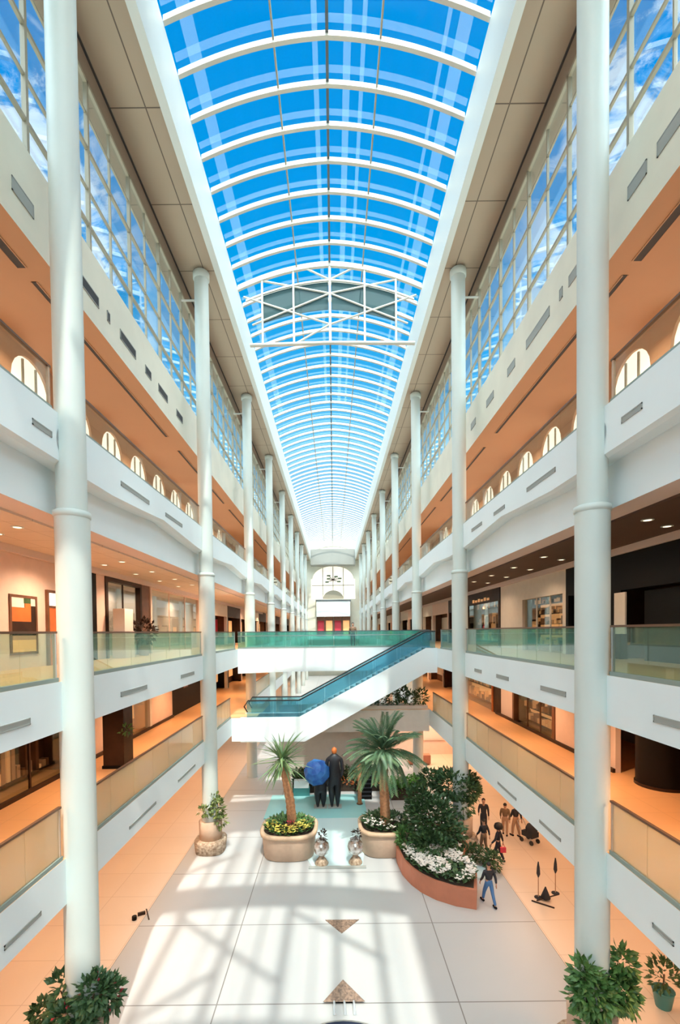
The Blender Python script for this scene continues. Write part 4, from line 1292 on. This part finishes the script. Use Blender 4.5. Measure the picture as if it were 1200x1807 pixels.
MB().lathe([(.28, .6), (.3, .8), (.22, .98), (.05, 1.05)], 0, -.12, 14).build('hood', M_CLD, t)
MB().tube([(-.22, .3, .5), (-.22, .6, 1.0), (.22, .6, 1.0), (.22, .3, .5)], .018, 6).build('handle', M_STEEL, t)
for x, y in ((-.25, -.3), (.25, -.3), (-.25, .3), (.25, .3)):
    MB().tube([(x - .02, y, .12), (x + .02, y, .12)], .12, 14).build('wheel', M_RUBBER, t)
    MB().tube([(x, y, .12), (x * .9, y * .6, .4)], .015, 6).build('strut', M_STEEL, t)
person((1.35, 32.6, L2T + .02), PI, 'person in a brown coat standing on the footbridge by the teal glass', M_CLBR, M_CLD, stride=.05, h=1.7)
# tall sculptures by the pool
def statue(loc, rz, label, h, w, head):
    t = thing('tall_statue', label, 'statue', loc, rz)
    V = [(0, 0, h * .52), (0, 0, h * .68), (0, 0, h * .84), (0, 0, h * .91)]; E = [(0, 1), (1, 2), (2, 3)]; Rr = [(w * .62, w * .42), (w * .55, w * .36), (w * .55, w * .34), (w * .2, w * .2)]
    for e in (-1, 1):
        o = len(V); V += [(e * w * .28, 0, h * .40), (e * w * .26, 0, h * .2), (e * w * .25, -.05, .06), (e * w * .25, -.22, .04)]; E += [(0, o), (o, o + 1), (o + 1, o + 2), (o + 2, o + 3)]; Rr += [w * .36, w * .30, .08, .06]
        o = len(V); V += [(e * w * .62, 0, h * .80), (e * w * .72, -.1, h * .62), (e * w * .6, -.3, h * .52)]; E += [(2, o), (o, o + 1), (o + 1, o + 2)]; Rr += [w * .2, w * .15, w * .1]
    skin_mesh('robe', V, E, Rr, M_BRONZE).parent = t
    MB().lathe([(.03, h * .88), (.14, h * .91), (.17, h * .95), (.14, h * .99), (.03, h * 1.01)], 0, 0, 14).build('head', head, t)
    MB().box(-w * .6, w * .6, -.35, .3, 0, .05).build('plinth', M_GRILLE, t)
    return t
statue((-.05, 29.2, .03), 0, 'taller black robed statue with an orange head beside the blue umbrella', 3.75, .72, M_ORANGE)
statue((-.95, 29.2, .03), 0, 'shorter black statue under the blue umbrella at the turquoise pool', 2.6, .7, M_BRONZE)
t = thing('blue_umbrella', 'open bright blue umbrella tilted over the shorter black statue', 'umbrella', (-1.2, 29.0, 2.35))
b = MB(); b.lathe([(.86, -.25), (.84, -.1), (.72, .25), (.45, .52), (.15, .63), (.02, .65)], 0, 0, 9, sm=False); c = b.build('canopy', M_BLUEU, t); c.rotation_euler = (.9, -.35, 0)
MB().tube([(0, 0, .3), (.1, .1, -.9)], .02, 6).build('shaft', M_STEEL, t)

# urns either side of the channel
def urn(loc, label):
    t = thing('ornate_urn', label, 'urn', loc)
    MB().lathe([(.30, 0), (.33, .08), (.22, .25), (.12, .38), (.12, .45)], 0, 0, 18).build('foot', M_BASKET, t)
    MB().lathe([(.12, .42), (.32, .58), (.38, .82), (.34, 1.02), (.22, 1.14), (.26, 1.2)], 0, 0, 20).build('bowl', M_CHROME, t)
    blob_foliage(.08, 0, 1.4, .16, .16, .24, 50, .16, .08, 0).build('foliage', M_DBROWN, t)
    return t
urn((-.70, 21.95, 0), 'silver mottled urn on the pool edge beside the smaller palm planter')
urn((.92, 22.0, 0), 'silver mottled urn on the pool edge beside the larger palm planter')

# ------------------------------------------------------------------ planters wrapped round the columns
def column_planter(cx, cy, label, blobs, m, base=True, fl=None):
    t = thing('column_planter', label, 'planter', (cx, cy, 0))
    ring = [(.42, .6), (.56, .62), (.58, 1.55), (.50, 1.6), (.42, 1.58)]
    MB().lathe(ring, 0, 0, 28).build('sleeve', M_POT, t)
    MB().lathe([(.42, 0), (.72, .02), (.78, .6), (.74, .66), (.42, .66)], 0, 0, 24, power=3).build('base_box', M_BASKET, t)
    bb = MB()
    for q in blobs: blob_foliage(*q[:6], q[6], .24, .14, 0, bb, up=0)
    bb.build('foliage', m, t)
    b = MB()
    for q in blobs: b.tube([(q[0] * .5, q[1] * .5, 1.5), (q[0], q[1], q[2])], .018, 5)
    b.build('stem', M_STEM, t)
    if fl:
        bb = MB()
        for q in blobs[:3]: blob_foliage(*q[:6], 12, .12, .1, 0, bb)
        bb.build('blossoms', fl, t)
column_planter(-XC, COLY[0], 'planter with trailing green and red plants around the closest left column', [(.45, -.35, 2.35, .42, .35, .42, 320), (.75, -.1, 2.1, .22, .3, .42, 150), (-.1, -.55, 1.95, .5, .2, .25, 160), (-.45, -.2, 2.3, .17, .2, .5, 90), (.2, -.5, 1.75, .35, .2, .2, 90)], M_LEAFD, fl=M_FLR)
column_planter(-XC, COLY[1], 'planter with a pale yellow-green vine around the second left column', [(.45, -.3, 2.3, .3, .3, .5, 140), (.55, -.2, 1.6, .25, .25, .35, 80), (-.2, -.5, 2.2, .35, .15, .2, 60), (.3, -.4, 2.8, .15, .15, .3, 30)], M_LEAFY, fl=M_FLW)
column_planter(XC, COLY[0], 'planter with a bushy green plant around the closest right column', [(-.25, -.55, 2.3, .55, .3, .5, 430), (.45, -.4, 2.3, .35, .3, .5, 240), (-.45, -.5, 2.75, .25, .25, .4, 120), (.6, -.3, 2.9, .18, .2, .45, 90), (.75, -.2, 2.0, .22, .2, .4, 100), (-.4, -.6, 1.5, .2, .2, .5, 110)], M_LEAF)
column_planter(XC, COLY[1], 'planter hidden behind the shrubs around the second right column', [(0, -.5, 2.2, .5, .3, .4, 120)], M_LEAFD)
def small_plant(loc, label, potm, h, r):
    t = thing('potted_plant', label, 'potted plant', loc)
    MB().lathe([(.2, 0), (.28, .45), (.3, .5), (.26, .5)], 0, 0, 16).build('pot', potm, t)
    MB().tube([(0, 0, .4), (.02, 0, h)], .025, 6).build('stem', M_STEM, t)
    blob_foliage(0, 0, h, r, r, r * 1.1, 130, .22, .12, 0).build('foliage', M_LEAFD, t)
small_plant((-7.95, 12.3, 0), 'small potted plant at the near left corner of the peach floor', M_POT, .95, .26)
small_plant((9.55, 13.4, 0), 'low spreading potted plant in a teal pot at the near right corner of the floor', M_TEALD, .95, .42)

# ------------------------------------------------------------------ floor details
o = MB().prism([(-.45, 17.65), (.17, 16.85), (.85, 17.65)][::1], .0, .02).build('mosaic_triangle', M_MOSAIC)
tag(o, 'brown mosaic triangle set in the pale floor, pointing at the viewer', 'floor inlay')
t = thing('fountain_head', 'low brown stone pyramid with water jets before the dark basin', 'fountain', (.17, 13.95, 0))
b = MB()
ap = (0, .25, .30); q = [(-.62, -.35, .08), (.65, -.35, .08), (.0, .62, .02)]
b.add([q[0], q[1], q[2], ap], [(0, 1, 3), (1, 2, 3), (2, 0, 3), (2, 1, 0)]); b.build('stone_cap', M_MOSAIC, t)
b = MB(); b.box(-.3, .3, -.3, .1, 0, .1); b.build('base', M_BLACK, t)
for x in (-.3, 0.0, .28):
    b = MB(); b.tube([(x, -.38, .1), (x + .02, -.5, .22), (x + .03, -.62, .18), (x + .04, -.75, .02)], [.02, .03, .04, .05], 6); b.build('water_jet', M_JET, t)
t = thing('dark_basin', 'round dark water basin at the bottom edge of the pale floor', 'basin', (.15, 11.2, 0))
MB().lathe([(1.72, 0), (1.72, .075)], 0, 0, 48).build('water', M_DPOOL, t)
MB().lathe([(1.72, 0), (1.78, 0), (1.78, .06), (1.72, .06)], 0, 0, 48).build('rim', M_GRILLE, t)
t = thing('floor_sign', 'tiny dark folded sign lying by the joint of the pale floor at the left', 'sign', (-7.6, 18.2, 0), .5)
MB().box(-.28, .0, -.06, .02, 0, .12).build('board', M_DBROWN, t); MB().box(.05, .1, -.5, .3, 0, .02).build('rod', M_DBROWN, t); MB().lathe([(.09, 0), (.09, .14)], -.42, -.2, 10).build('knob', M_BLACK, t)
def stanchion(loc, label):
    t = thing('stanchion', label, 'stanchion', loc)
    MB().lathe([(.16, 0), (.16, .02), (.03, .05)], 0, 0, 14).build('foot', M_CLD, t)
    MB().tube([(0, 0, .03), (0, 0, .95)], .02, 8).build('pole', M_CLO, t)
    MB().lathe([(.02, .85), (.075, 1.0), (.06, 1.25), (.02, 1.5)], 0, 0, 10).build('finial', M_CLD, t)
stanchion((8.35, 19.0, 0), 'slim post with a dark spindle top on the right floor, the one nearer the planter')
stanchion((9.2, 19.3, 0), 'slim post with a dark spindle top on the right floor, nearer the column')
t = thing('floor_easel', 'small dark folding frame lying open on the right floor below the spindle posts', 'folding frame', (8.5, 18.7, 0), .3)
MB().tube([(-.5, .2, .03), (.0, -.5, .03)], .03, 6).build('leg', M_DBROWN, t); MB().tube([(-.3, .15, .03), (.5, -.1, .25)], .025, 6).build('leg', M_DBROWN, t)
MB().lathe([(.05, .0), (.2, .1), (.1, .35), (.02, .55)], .1, .1, 10).build('bundle', M_CLD, t)
